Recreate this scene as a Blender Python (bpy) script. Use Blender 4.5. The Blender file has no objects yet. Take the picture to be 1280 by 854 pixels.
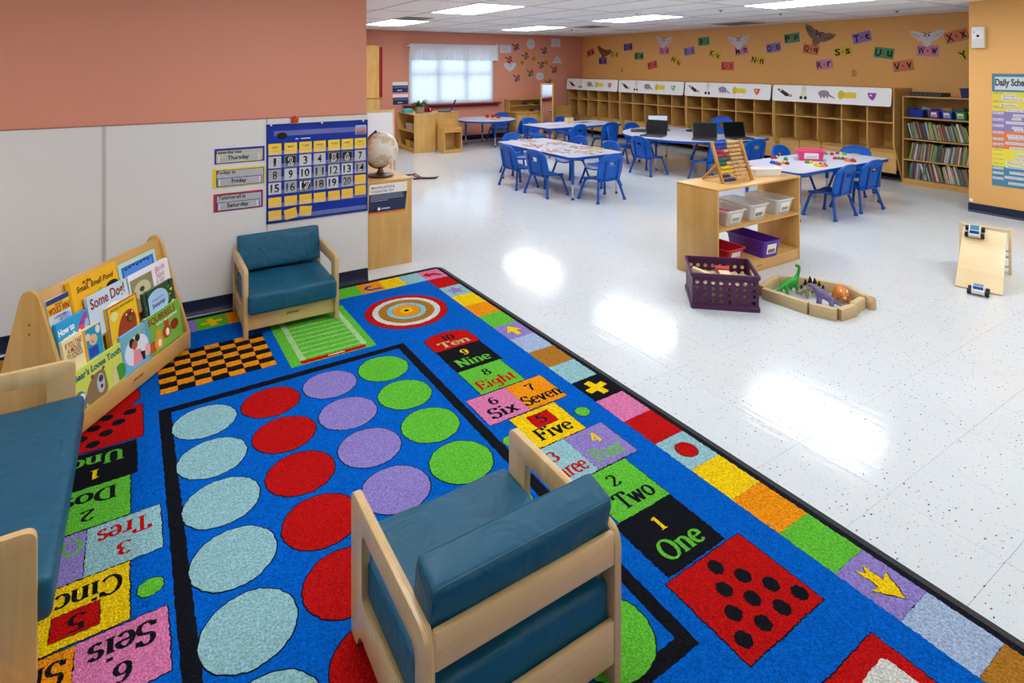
import bpy, bmesh, math, random
from mathutils import Matrix, Vector, noise
from mathutils.geometry import tessellate_polygon
PI = math.pi
R = math.radians
random.seed(7)
sc = bpy.context.scene
col = sc.collection

# ------------------------------------------------------------------ camera, light, exposure
cam_d = bpy.data.cameras.new('camera')
cam = bpy.data.objects.new('camera', cam_d)
col.objects.link(cam)
cam.location = (0, 0, 1.6)
cam.rotation_euler = (R(90), 0, R(-32.3))
cam_d.sensor_width = 36
cam_d.lens = 730 / 1280 * 36
cam_d.shift_y = -(427 - 82) / 1280
cam_d.clip_start = 0.02
sc.camera = cam
sc.view_settings.view_transform = 'Standard'
sc.view_settings.look = 'None'
sc.view_settings.gamma = 1
sc.view_settings.use_curve_mapping = False
sc.view_settings.exposure = 0.0
LAMP = 12.0            # strength of the ceiling light panels
DAY = 3.7             # daylight outside the window
w = bpy.data.worlds.new('world')
sc.world = w
w.use_nodes = True
bg = w.node_tree.nodes['Background']
bg.inputs[0].default_value = (0.86, 0.93, 1.0, 1)
bg.inputs[1].default_value = DAY
CEIL = 2.304

# ------------------------------------------------------------------ materials
def lin(h):
    h = h.lstrip('#')
    o = []
    for i in (0, 2, 4):
        c = int(h[i:i + 2], 16) / 255
        o.append(c / 12.92 if c <= .04045 else ((c + .055) / 1.055) ** 2.4)
    return (o[0], o[1], o[2], 1)

MATS = {}
def mat(key, hexc=None, rough=.5, spec=.4, metal=0, bump=None, var=None, coat=0, trans=0, alpha=1, emit=None, coords='Object', stretch=(1, 1, 1), sheen=0, ior=1.45):
    """bump=(scale,strength); var=(scale,amount) multiplies brightness by noise."""
    if key in MATS:
        return MATS[key]
    m = bpy.data.materials.new(key)
    m.use_nodes = True
    nt = m.node_tree
    b = nt.nodes['Principled BSDF']
    c = lin(hexc)
    b.inputs['Base Color'].default_value = c
    b.inputs['Roughness'].default_value = rough
    b.inputs['Specular IOR Level'].default_value = spec
    b.inputs['Metallic'].default_value = metal
    b.inputs['Coat Weight'].default_value = coat
    b.inputs['Transmission Weight'].default_value = trans
    b.inputs['Alpha'].default_value = alpha
    b.inputs['IOR'].default_value = ior
    b.inputs['Sheen Weight'].default_value = sheen
    if emit:
        b.inputs['Emission Color'].default_value = c
        b.inputs['Emission Strength'].default_value = emit
    if bump or var:
        tc = nt.nodes.new('ShaderNodeTexCoord')
        mp = nt.nodes.new('ShaderNodeMapping')
        mp.inputs['Scale'].default_value = stretch
        if coords == 'Position':
            g = nt.nodes.new('ShaderNodeNewGeometry')
            nt.links.new(g.outputs['Position'], mp.inputs['Vector'])
        else:
            nt.links.new(tc.outputs[coords], mp.inputs['Vector'])
        if bump:
            n = nt.nodes.new('ShaderNodeTexNoise')
            n.inputs['Scale'].default_value = bump[0]
            n.inputs['Detail'].default_value = 3
            nt.links.new(mp.outputs[0], n.inputs['Vector'])
            bp = nt.nodes.new('ShaderNodeBump')
            bp.inputs['Strength'].default_value = bump[1]
            bp.inputs['Distance'].default_value = bump[2] if len(bump) > 2 else .01
            nt.links.new(n.outputs[0], bp.inputs['Height'])
            nt.links.new(bp.outputs[0], b.inputs['Normal'])
        if var:
            n = nt.nodes.new('ShaderNodeTexNoise')
            n.inputs['Scale'].default_value = var[0]
            n.inputs['Detail'].default_value = 4
            nt.links.new(mp.outputs[0], n.inputs['Vector'])
            mr = nt.nodes.new('ShaderNodeMapRange')
            mr.inputs['From Min'].default_value = .25
            mr.inputs['From Max'].default_value = .75
            mr.inputs['To Min'].default_value = 1 - var[1]
            mr.inputs['To Max'].default_value = 1 + var[1]
            nt.links.new(n.outputs[0], mr.inputs[0])
            mx = nt.nodes.new('ShaderNodeVectorMath')
            mx.operation = 'SCALE'
            mx.inputs[0].default_value = c[:3]
            nt.links.new(mr.outputs[0], mx.inputs['Scale'])
            nt.links.new(mx.outputs[0], b.inputs['Base Color'])
    MATS[key] = m
    return m

def wood(key, dark, light, axis='z', rough=.38, scale=1.0, coat=.25, ply=None):
    if key in MATS:
        return MATS[key]
    m = bpy.data.materials.new(key)
    m.use_nodes = True
    nt = m.node_tree
    b = nt.nodes['Principled BSDF']
    tc = nt.nodes.new('ShaderNodeTexCoord')
    mp = nt.nodes.new('ShaderNodeMapping')
    s = {'x': (1.2, 18, 18), 'y': (18, 1.2, 18), 'z': (18, 18, 1.2)}[axis]
    mp.inputs['Scale'].default_value = tuple(v * scale for v in s)
    nt.links.new(tc.outputs['Object'], mp.inputs['Vector'])
    n = nt.nodes.new('ShaderNodeTexNoise')
    n.inputs['Scale'].default_value = 1.0
    n.inputs['Detail'].default_value = 6
    n.inputs['Roughness'].default_value = .6
    n.inputs['Distortion'].default_value = .8
    nt.links.new(mp.outputs[0], n.inputs['Vector'])
    n2 = nt.nodes.new('ShaderNodeTexNoise')
    n2.inputs['Scale'].default_value = 3.0
    nt.links.new(tc.outputs['Object'], n2.inputs['Vector'])
    ad = nt.nodes.new('ShaderNodeMath')
    ad.operation = 'MULTIPLY_ADD'
    ad.inputs[1].default_value = .55
    nt.links.new(n.outputs[0], ad.inputs[0])
    m2 = nt.nodes.new('ShaderNodeMath')
    m2.operation = 'MULTIPLY'
    m2.inputs[1].default_value = .45
    nt.links.new(n2.outputs[0], m2.inputs[0])
    nt.links.new(m2.outputs[0], ad.inputs[2])
    cr = nt.nodes.new('ShaderNodeValToRGB')
    cr.color_ramp.elements[0].position = .3
    cr.color_ramp.elements[0].color = lin(dark)
    cr.color_ramp.elements[1].position = .7
    cr.color_ramp.elements[1].color = lin(light)
    nt.links.new(ad.outputs[0], cr.inputs[0])
    out = cr.outputs[0]
    if ply:   # veneer layers show as stripes across the sheet's thickness (local x, counted from ply)
        sx = nt.nodes.new('ShaderNodeSeparateXYZ'); nt.links.new(tc.outputs['Object'], sx.inputs[0])
        m3 = nt.nodes.new('ShaderNodeMath'); m3.operation = 'MULTIPLY_ADD'; m3.inputs[1].default_value = 2 * PI / .0055; m3.inputs[2].default_value = -ply * 2 * PI / .0055
        nt.links.new(sx.outputs[0], m3.inputs[0])
        m4 = nt.nodes.new('ShaderNodeMath'); m4.operation = 'COSINE'; nt.links.new(m3.outputs[0], m4.inputs[0])
        m5 = nt.nodes.new('ShaderNodeMapRange'); m5.inputs[1].default_value = -1; m5.inputs[2].default_value = 1; m5.inputs[3].default_value = .72; m5.inputs[4].default_value = 1.0
        nt.links.new(m4.outputs[0], m5.inputs[0])
        v5 = nt.nodes.new('ShaderNodeVectorMath'); v5.operation = 'SCALE'; nt.links.new(out, v5.inputs[0]); nt.links.new(m5.outputs[0], v5.inputs['Scale'])
        out = v5.outputs[0]
    nt.links.new(out, b.inputs['Base Color'])
    b.inputs['Roughness'].default_value = rough
    b.inputs['Specular IOR Level'].default_value = .4
    b.inputs['Coat Weight'].default_value = coat
    b.inputs['Coat Roughness'].default_value = .25
    MATS[key] = m
    return m

# ------------------------------------------------------------------ mesh helpers
class MB:
    def __init__(s, t=None):
        s.v = []; s.f = []; s.t = t
    def add(s, vs, fs):
        o = len(s.v)
        if s.t is not None:
            vs = [tuple(s.t @ Vector(p)) for p in vs]
        s.v += [tuple(p) for p in vs]
        s.f += [tuple(i + o for i in f) for f in fs]
        return s
    def box(s, x0, x1, y0, y1, z0, z1):
        return s.add([(x0, y0, z0), (x1, y0, z0), (x1, y1, z0), (x0, y1, z0), (x0, y0, z1), (x1, y0, z1), (x1, y1, z1), (x0, y1, z1)],
                     [(3, 2, 1, 0), (4, 5, 6, 7), (0, 1, 5, 4), (1, 2, 6, 5), (2, 3, 7, 6), (3, 0, 4, 7)])
    def plate(s, outer, a, b, axis='z', holes=()):
        """polygon (2d) with holes, extruded from a to b along axis. 2d -> (x,y) for z, (y,z) for x, (x,z) for y."""
        loops = [list(outer)] + [list(h) for h in holes]
        def area(l):
            return sum(l[i][0] * l[(i + 1) % len(l)][1] - l[(i + 1) % len(l)][0] * l[i][1] for i in range(len(l)))
        if area(loops[0]) < 0:
            loops[0].reverse()
        for l in loops[1:]:
            if area(l) > 0:
                l.reverse()
        def P(p, d):
            return (p[0], p[1], d) if axis == 'z' else ((d, p[0], p[1]) if axis == 'x' else (p[0], d, p[1]))
        flat = [p for l in loops for p in l]
        n = len(flat)
        vs = [P(p, a) for p in flat] + [P(p, b) for p in flat]
        flip = (b < a) ^ (axis == 'y')
        fs = []
        if len(loops) == 1:
            tris = [tuple(range(n))]
        else:
            tris = []
            for t in tessellate_polygon([[Vector((p[0], p[1], 0)) for p in l] for l in loops]):
                i, j, k = t
                A, B_, C_ = flat[i], flat[j], flat[k]
                cr = (B_[0] - A[0]) * (C_[1] - A[1]) - (B_[1] - A[1]) * (C_[0] - A[0])
                tris.append(t if cr > 0 else (i, k, j))
        for t in tris:
            lo = tuple(reversed(t)); hi = tuple(i + n for i in t)
            fs += [tuple(reversed(lo)), tuple(reversed(hi))] if flip else [lo, hi]
        o = 0
        for l in loops:
            m = len(l)
            for i in range(m):
                j = (i + 1) % m
                q = (o + i, o + j, n + o + j, n + o + i)
                fs.append(tuple(reversed(q)) if flip else q)
            o += m
        return s.add(vs, fs)
    def cyl(s, p0, p1, r0, r1=None, n=12):
        return s.tube([p0, p1], [r0, r0 if r1 is None else r1], n)
    def tube(s, pts, r, n=8, closed=False):
        pts = [Vector(p) for p in pts]
        rs = r if isinstance(r, (list, tuple)) else [r] * len(pts)
        vs = []; fs = []
        m = len(pts)
        up = None
        for i, p in enumerate(pts):
            if closed:
                d = pts[(i + 1) % m] - pts[i - 1]
            else:
                d = pts[min(i + 1, m - 1)] - pts[max(i - 1, 0)]
            d.normalize()
            if up is None:
                a = Vector((0, 0, 1)) if abs(d.z) < .9 else Vector((1, 0, 0))
                up = d.cross(a).normalized()
            else:
                up = (up - d * up.dot(d)).normalized()
            side = d.cross(up)
            for k in range(n):
                t = 2 * PI * k / n
                vs.append(p + (up * math.cos(t) + side * math.sin(t)) * rs[i])
        for i in range(m if closed else m - 1):
            i2 = (i + 1) % m
            for k in range(n):
                k2 = (k + 1) % n
                fs.append((i * n + k, i * n + k2, i2 * n + k2, i2 * n + k))
        if not closed:
            fs.append(tuple(reversed(range(n))))
            fs.append(tuple(range((m - 1) * n, m * n)))
        return s.add(vs, fs)
    def lathe(s, prof, c=(0, 0, 0), n=24):
        vs = []; fs = []
        for r, z in prof:
            for k in range(n):
                t = 2 * PI * k / n
                vs.append((c[0] + r * math.cos(t), c[1] + r * math.sin(t), c[2] + z))
        for i in range(len(prof) - 1):
            for k in range(n):
                k2 = (k + 1) % n
                fs.append((i * n + k, i * n + k2, (i + 1) * n + k2, (i + 1) * n + k))
        fs.append(tuple(reversed(range(n))))
        fs.append(tuple(range((len(prof) - 1) * n, len(prof) * n)))
        return s.add(vs, fs)
    def ball(s, c, r, n=12, m=8, sq=(1, 1, 1)):
        vs = [(c[0], c[1], c[2] - r * sq[2])]; fs = []
        for i in range(1, m):
            a = -PI / 2 + PI * i / m
            for k in range(n):
                t = 2 * PI * k / n
                vs.append((c[0] + r * sq[0] * math.cos(a) * math.cos(t), c[1] + r * sq[1] * math.cos(a) * math.sin(t), c[2] + r * sq[2] * math.sin(a)))
        vs.append((c[0], c[1], c[2] + r * sq[2]))
        for k in range(n):
            k2 = (k + 1) % n
            fs.append((0, 1 + k2, 1 + k))
            for i in range(m - 2):
                o = 1 + i * n
                fs.append((o + k, o + k2, o + n + k2, o + n + k))
            o = 1 + (m - 2) * n
            fs.append((o + k, o + k2, len(vs) - 1))
        return s.add(vs, fs)
    def shell(s, grid, th, skip=()):
        """grid[i][j] points; thickness along -normal; cells in skip left open."""
        ni, nj = len(grid), len(grid[0])
        G = [[Vector(p) for p in row] for row in grid]
        top = []; bot = []
        for i in range(ni):
            for j in range(nj):
                a = G[min(i + 1, ni - 1)][j] - G[max(i - 1, 0)][j]
                b = G[i][min(j + 1, nj - 1)] - G[i][max(j - 1, 0)]
                nn = a.cross(b).normalized()
                top.append(G[i][j]); bot.append(G[i][j] - nn * th)
        n = ni * nj
        fs = []
        cells = {(i, j) for i in range(ni - 1) for j in range(nj - 1)} - set(skip)
        def q(i, j): return i * nj + j
        for i, j in cells:
            a, b, c, d = q(i, j), q(i + 1, j), q(i + 1, j + 1), q(i, j + 1)
            fs.append((a, b, c, d)); fs.append((d + n, c + n, b + n, a + n))
            for (di, dj), (e0, e1) in {(0, -1): (a, b), (1, 0): (b, c), (0, 1): (c, d), (-1, 0): (d, a)}.items():
                if (i + di, j + dj) not in cells:
                    fs.append((e1, e0, e0 + n, e1 + n))
        return s.add(top + bot, fs)
    def mesh(s, name, smooth=None, bevel=None, seg=2):
        me = bpy.data.meshes.new(name)
        me.from_pydata(s.v, [], s.f)
        if bevel:
            bm = bmesh.new(); bm.from_mesh(me)
            bmesh.ops.remove_doubles(bm, verts=bm.verts, dist=1e-6)
            bm.normal_update()
            ed = [e for e in bm.edges if len(e.link_faces) == 2 and e.calc_face_angle(0) > R(30)]
            bmesh.ops.bevel(bm, geom=ed, offset=bevel, segments=seg, affect='EDGES', profile=.5, clamp_overlap=True)
            bm.to_mesh(me); bm.free()
        if smooth:
            me.polygons.foreach_set('use_smooth', [True] * len(me.polygons))
            me.set_sharp_from_angle(angle=R(smooth))
        return me
    def build(s, name, m, parent=None, smooth=None, bevel=None, seg=2, loc=None, rot=None):
        if bevel and not smooth:
            smooth = 40
        me = s.mesh(name, smooth, bevel, seg)
        return put(name, me, m, parent, loc, rot)

def put(name, me, m, parent=None, loc=None, rot=None):
    o = bpy.data.objects.new(name, me)
    if m is not None and not me.materials:
        me.materials.append(m)
    col.objects.link(o)
    o.parent = parent
    if loc is not None:
        o.location = loc
    if rot is not None:
        o.rotation_euler = rot
    return o

def tag(o, label=None, cat=None, group=None, kind=None):
    if label: o['label'] = label
    if cat: o['category'] = cat
    if group: o['group'] = group
    if kind: o['kind'] = kind
    return o

def thing(name, label, cat, loc=(0, 0, 0), rot=0, group=None):
    o = bpy.data.objects.new(name, None)
    o.empty_display_size = .05
    col.objects.link(o)
    o.location = loc
    o.rotation_euler = (0, 0, rot) if isinstance(rot, (int, float)) else rot
    return tag(o, label, cat, group)

KIDS = {}
def copy_tree(o, parent=None):
    c = o.copy()
    col.objects.link(c)
    c.parent = parent
    for ch in list(o.children):
        copy_tree(ch, c)
    return c

def rrect(x0, x1, y0, y1, r, n=5):
    pts = []
    for cx, cy, a in ((x1 - r, y1 - r, 0), (x0 + r, y1 - r, 90), (x0 + r, y0 + r, 180), (x1 - r, y0 + r, 270)):
        for k in range(n + 1):
            t = R(a + 90 * k / n)
            pts.append((cx + r * math.cos(t), cy + r * math.sin(t)))
    return pts

def ring(cx, cy, rx, ry=None, n=24, a0=0, a1=360):
    ry = rx if ry is None else ry
    full = abs(a1 - a0) >= 360
    k = n if full else n + 1
    return [(cx + rx * math.cos(R(a0 + (a1 - a0) * i / n)), cy + ry * math.sin(R(a0 + (a1 - a0) * i / n))) for i in range(k)]

def round_poly(pts, r, n=4):
    out = []
    m = len(pts)
    for i in range(m):
        p = Vector(pts[i]); rad = r[i] if isinstance(r, (list, tuple)) else r
        if rad <= 0:
            out.append(tuple(p)); continue
        a = Vector(pts[i - 1]); b = Vector(pts[(i + 1) % m])
        da = (a - p); db = (b - p)
        ra = min(rad, da.length * .49); rb = min(rad, db.length * .49)
        pa = p + da.normalized() * ra; pb = p + db.normalized() * rb
        for k in range(n + 1):
            t = k / n
            out.append(tuple(pa * (1 - t) ** 2 + p * 2 * t * (1 - t) + pb * t * t))
    return out

_font = {}
def txt(s, wd, ht, m, parent, loc=(0, 0, 0), rz=0, name='lettering', bold=0.0, shear=0.0, keep=False, rot=None):
    """flat printed lettering fitted into wd x ht, centred at loc in the parent's XY plane."""
    key = (s, round(bold, 4), shear)
    if key not in _font:
        cu = bpy.data.curves.new('lettering', 'FONT')
        cu.body = s
        cu.size = 1
        cu.resolution_u = 3
        cu.offset = bold
        cu.shear = shear
        ob = bpy.data.objects.new('lettering', cu)
        me = bpy.data.meshes.new_from_object(ob)
        bpy.data.objects.remove(ob)
        _font[key] = me
    src = _font[key]
    me = src.copy()
    me.name = 'lettering'
    me.materials.clear()
    xs = [v.co.x for v in me.vertices]; ys = [v.co.y for v in me.vertices]
    cx, cy = (min(xs) + max(xs)) / 2, (min(ys) + max(ys)) / 2
    sx = wd / max(1e-6, max(xs) - min(xs)); sy = ht / max(1e-6, max(ys) - min(ys))
    if keep:
        sx = sy = min(sx, sy)
    for v in me.vertices:
        v.co.x = (v.co.x - cx) * sx
        v.co.y = (v.co.y - cy) * sy
        v.co.z = 0
    return put(name, me, m, parent, loc, rot if rot else (0, 0, rz))

def flat(name, pts, m, parent, z=0, th=.0006, holes=()):
    return MB().plate(pts, z, z + th, 'z', holes).build(name, m, parent)

def skin(name, nodes, edges, m, parent=None, sub=2):
    """body grown from a skeleton: nodes [(x,y,z,r)], edges [(i,j)]."""
    me = bpy.data.meshes.new(name)
    me.from_pydata([n[:3] for n in nodes], edges, [])
    o = put(name, me, m, parent)
    md = o.modifiers.new('skin', 'SKIN')
    md.use_smooth_shade = True
    for i, n in enumerate(nodes):
        d = me.skin_vertices[0].data[i]
        d.radius = (n[3], n[3])
    me.skin_vertices[0].data[0].use_root = True
    ss = o.modifiers.new('sub', 'SUBSURF')
    ss.levels = ss.render_levels = sub
    return o

WALLX = (R(90), 0, R(-90))     # local XY plane standing on a wall that faces -X
WALLY = (R(90), 0, 0)          # ... that faces -Y
# ------------------------------------------------------------------ shared materials
SALMON = mat('salmon_paint', '#d6917a', .55, .3, bump=(60, .04))
ORANGE = mat('orange_paint', '#e6b069', .55, .3, bump=(60, .04))
WHITEW = mat('white_panel', '#dddcdb', .35, .4, var=(1.2, .04), bump=(3, .05, .02))
NAVY = mat('navy_rubber', '#141f3c', .3, .5)
MAROON = mat('maroon_paint', '#8a2430', .4)
CEILW = mat('ceiling_board', '#f4f4f3', .9, .1, bump=(160, .25), var=(90, .05))
CEILG = mat('ceiling_grid', '#77797a', .6)
WHITE = mat('white_plastic', '#e9e9e9', .4)
PAPER = mat('paper', '#eceae6', .7, .2)
BLACK = mat('black_plastic', '#14151a', .4)
BLUE = mat('blue_plastic', '#0556b6', .34, .35, bump=(300, .04))
BLUED = mat('blue_metal', '#0a4aa2', .35, .5)
CHROME = mat('chrome', '#cfd2d6', .18, .5, metal=1)
LAMINATE = mat('table_laminate', '#bfc3d4', .3, .4, var=(200, .04))
MAPLE = wood('maple_light', '#cba368', '#e4c791', 'z')
MAPLEP = wood('maple_ply_sheet', '#cba368', '#e4c791', 'z', ply=-.2725)
MAPLEX = wood('maple_light_x', '#cba368', '#e4c791', 'x')
PLYZ = wood('honey_plywood', '#c08f47', '#d9b06a', 'z')
PLYX = wood('honey_plywood_x', '#c08f47', '#d9b06a', 'x')
PLYY = wood('honey_plywood_y', '#c08f47', '#d9b06a', 'y')
BEECH = wood('beech_block', '#b3986a', '#d3bd92', 'x', rough=.6, scale=2, coat=0)
BIRCH = wood('birch_board', '#dbc08c', '#ecd9b2', 'y', rough=.5)
def teal_mat():
    m = mat('teal_vinyl', '#135470', .45, .4, bump=(420, .25, .004))
    nt = m.node_tree
    bp = [n for n in nt.nodes if n.type == 'BUMP'][0]
    n = nt.nodes.new('ShaderNodeTexNoise')
    n.inputs['Scale'].default_value = 7
    n.inputs['Detail'].default_value = 2
    n.inputs['Distortion'].default_value = 1.2
    tc = nt.nodes.new('ShaderNodeTexCoord')
    nt.links.new(tc.outputs['Object'], n.inputs['Vector'])
    b2 = nt.nodes.new('ShaderNodeBump')
    b2.inputs['Strength'].default_value = .55
    b2.inputs['Distance'].default_value = .03
    nt.links.new(n.outputs[0], b2.inputs['Height'])
    nt.links.new(b2.outputs[0], bp.inputs['Normal'])
    return m
TEAL = teal_mat()
INK = mat('ink_black', '#17181c', .6)
RED = mat('red_print', '#c01c1c', .5)
GREEN = mat('green_print', '#4fae3a', .5)
YELL = mat('yellow_card', '#f4cf2b', .55)
def flatc(h):
    return mat('print_' + h.strip('#'), h, .5, .3)

# ------------------------------------------------------------------ setting
def struct(o):
    o['kind'] = 'structure'
    return o

def floor_material():
    m = bpy.data.materials.new('speckled_vinyl')
    m.use_nodes = True
    nt = m.node_tree
    L = nt.links.new
    b = nt.nodes['Principled BSDF']
    g = nt.nodes.new('ShaderNodeNewGeometry')
    base = nt.nodes.new('ShaderNodeRGB')
    base.outputs[0].default_value = lin('#cfd6da')
    cur = base.outputs[0]
    # soft cloudiness
    n = nt.nodes.new('ShaderNodeTexNoise'); n.inputs['Scale'].default_value = 2.5; n.inputs['Detail'].default_value = 5
    L(g.outputs['Position'], n.inputs['Vector'])
    mr = nt.nodes.new('ShaderNodeMapRange'); mr.inputs['To Min'].default_value = .95; mr.inputs['To Max'].default_value = 1.03
    L(n.outputs[0], mr.inputs[0])
    vm = nt.nodes.new('ShaderNodeVectorMath'); vm.operation = 'SCALE'
    L(cur, vm.inputs[0]); L(mr.outputs[0], vm.inputs['Scale'])
    cur = vm.outputs[0]
    pal = [(('#b04a3c', '#3a5c94', '#d2a655', '#3c4862', '#a9b3ba'), 27, .27, (1, 1.9, 1)), (('#38476a', '#bb6256', '#8794a2', '#d8b26c', '#567fb8'), 46, .2, (1.9, 1, 1)),
           (('#b8bfc4', '#c4c0b8', '#aab4bd', '#cfc6b8', '#b5bcc8'), 95, .3, (1, 1, 1))]
    for cols, scale, thr, st in pal:
        mp = nt.nodes.new('ShaderNodeMapping'); mp.inputs['Scale'].default_value = st; mp.inputs['Rotation'].default_value = (0, 0, .5)
        L(g.outputs['Position'], mp.inputs['Vector'])
        nz = nt.nodes.new('ShaderNodeTexNoise'); nz.inputs['Scale'].default_value = scale * 2.2
        L(mp.outputs[0], nz.inputs['Vector'])
        mxv = nt.nodes.new('ShaderNodeVectorMath'); mxv.operation = 'MULTIPLY_ADD'
        mxv.inputs[1].default_value = (.012, .012, 0)
        L(nz.outputs['Color'], mxv.inputs[0]); L(mp.outputs[0], mxv.inputs[2])
        vo = nt.nodes.new('ShaderNodeTexVoronoi'); vo.voronoi_dimensions = '2D'; vo.inputs['Scale'].default_value = scale
        L(mxv.outputs[0], vo.inputs['Vector'])
        sp = nt.nodes.new('ShaderNodeSeparateColor'); L(vo.outputs['Color'], sp.inputs[0])
        cr = nt.nodes.new('ShaderNodeValToRGB'); cr.color_ramp.interpolation = 'CONSTANT'
        els = cr.color_ramp.elements
        while len(els) < len(cols): els.new(.5)
        for i, h in enumerate(cols):
            els[i].position = i / len(cols); els[i].color = lin(h)
        L(sp.outputs[0], cr.inputs[0])
        # size varies per cell, and half of the cells carry no fleck
        th = nt.nodes.new('ShaderNodeMath'); th.operation = 'MULTIPLY'; th.inputs[1].default_value = thr
        sub = nt.nodes.new('ShaderNodeMath'); sub.operation = 'SUBTRACT'; sub.inputs[1].default_value = .48
        L(sp.outputs[1], sub.inputs[0]); L(sub.outputs[0], th.inputs[0])
        lt = nt.nodes.new('ShaderNodeMath'); lt.operation = 'LESS_THAN'
        L(vo.outputs['Distance'], lt.inputs[0]); L(th.outputs[0], lt.inputs[1])
        mx = nt.nodes.new('ShaderNodeMix'); mx.data_type = 'RGBA'
        L(lt.outputs[0], mx.inputs[0]); L(cur, mx.inputs[6]); L(cr.outputs[0], mx.inputs[7])
        cur = mx.outputs[2]
    L(cur, b.inputs['Base Color'])
    b.inputs['Specular IOR Level'].default_value = .5
    # mop-polished wax: roughness and relief streaked along Y
    mp = nt.nodes.new('ShaderNodeMapping'); mp.inputs['Scale'].default_value = (14, 3, 1)
    L(g.outputs['Position'], mp.inputs['Vector'])
    n3 = nt.nodes.new('ShaderNodeTexNoise'); n3.inputs['Scale'].default_value = 1.5; n3.inputs['Detail'].default_value = 5
    L(mp.outputs[0], n3.inputs['Vector'])
    mr2 = nt.nodes.new('ShaderNodeMapRange'); mr2.inputs['To Min'].default_value = .07; mr2.inputs['To Max'].default_value = .17
    L(n3.outputs[0], mr2.inputs[0]); L(mr2.outputs[0], b.inputs['Roughness'])
    bp = nt.nodes.new('ShaderNodeBump'); bp.inputs['Strength'].default_value = .1; bp.inputs['Distance'].default_value = .01
    L(n3.outputs[0], bp.inputs['Height']); L(bp.outputs[0], b.inputs['Normal'])
    return m
FLOORM = floor_material()
MATS['floor'] = FLOORM

XL, XR, YF, YB = -3.0, 9.1, -2.6, 11.15     # room limits
T = .35
fl = struct(MB().box(XL, XR, YF, YB, -.06, -.004).build('floor', mat('floor_joint', '#b9bdbe', .5)))
tile_me = MB().box(-T / 2 + .0004, T / 2 - .0004, -T / 2 + .0004, T / 2 - .0004, -.004, 0).mesh('floor_tile')
tile_me.materials.append(FLOORM)
cells = []
ox, oy = 1.3 - 30 * T, .741 - 20 * T
ix = 0
fx, fy = math.sin(R(32.3)), math.cos(R(32.3))
while ox + ix * T < XR + T:
    iy = 0
    while oy + iy * T < YB + T:
        x, y = ox + (ix + .5) * T, oy + (iy + .5) * T
        if XL + T / 2 < x < XR - T / 2 and YF + T / 2 < y < YB - T / 2:
            d = x * fx + y * fy; r = x * fy - y * fx
            seen = 0
            if d > 1.3:
                px = 640 + 730 * r / d; py = 82 + 730 * 1.6 / d
                if -20 < px < 1300 and py < 870:
                    ru, rv = x - .678, y - 2.112
                    hid = (abs(ru) < 1.2 and abs(rv) < 1.95) or (x < 1.3 and y > 4.3) or (x < 4.6 and y > 4.3 and x < y * .30)
                    seen = 0 if hid else 1 / d
            cells.append((seen, x, y))
        iy += 1
    ix += 1
cells.sort(key=lambda c: -c[0])
for s_, x, y in cells[:300]:
    put('floor_tile', tile_me, None, fl, (x, y, 0))
rest = MB()
for s_, x, y in cells[300:]:
    rest.box(x - T / 2 + .0006, x + T / 2 - .0006, y - T / 2 + .0006, y + T / 2 - .0006, -.004, 0)
tag(rest.build('floor_tiles', FLOORM, fl), kind='stuff')

# ceiling: lay-in boards 0.6875 x 1.375, light panels in some of the bays
ce = struct(MB().box(XL, XR, YF, YB, CEIL + .012, CEIL + .06).build('ceiling', CEILG))
TX, TY = .6875, 1.375
LIGHTS = [(3.19, 5.76), (3.19, 8.51), (5.94, 3.01), (5.94, 5.76), (5.94, 8.51), (3.19, 3.01), (3.19, .26), (5.94, .26), (.44, 3.01 - TY), (-2.31, 3.01 - TY), (.44, -2.49), (5.94, -2.49)]
VENTS = [(3.19, 7.9, .44, .52), (6.63, 7.93, .46, .48), (8.1, 5.9, .62, .66)]
board_me = MB().box(.009, TX - .009, .009, TY - .009, 0, .012).mesh('ceiling_board', None, .003, 1)
board_me.materials.append(CEILW)
i = -9
while True:
    x = 3.19 + i * TX
    i += 1
    if x >= XR: break
    if x + TX <= XL: continue
    for j in range(-7, 8):
        y = 3.01 + j * TY
        if y >= YB or y + TY <= YF: continue
        if any(abs(x - a) < .05 and abs(y - b) < .05 for a, b in LIGHTS): continue
        x0, x1, y0, y1 = max(x, XL), min(x + TX, XR), max(y, YF), min(y + TY, YB)
        if x1 - x0 > TX - .01 and y1 - y0 > TY - .01:
            put('ceiling_board', board_me, None, ce, (x, y, CEIL))
        elif x1 - x0 > .05 and y1 - y0 > .05:
            MB().box(x0 + .006, x1 - .006, y0 + .006, y1 - .006, CEIL, CEIL + .012).build('ceiling_board', CEILW, ce)
BARM = mat('grid_bar_grey', '#d2d3d3', .5)
for i in range(-9, 9):
    x = 3.19 + i * TX
    if XL < x < XR: MB().box(x - .012, x + .012, YF, YB, CEIL - .005, CEIL + .012).build('grid_bar', BARM, ce)
for j in range(-5, 8):
    y = 3.01 + j * TY
    if YF < y < YB: MB().box(XL, XR, y - .012, y + .012, CEIL - .0045, CEIL + .0115).build('grid_bar', BARM, ce)
GLOW = mat('light_diffuser', '#fafcff', .5, emit=LAMP)
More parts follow.
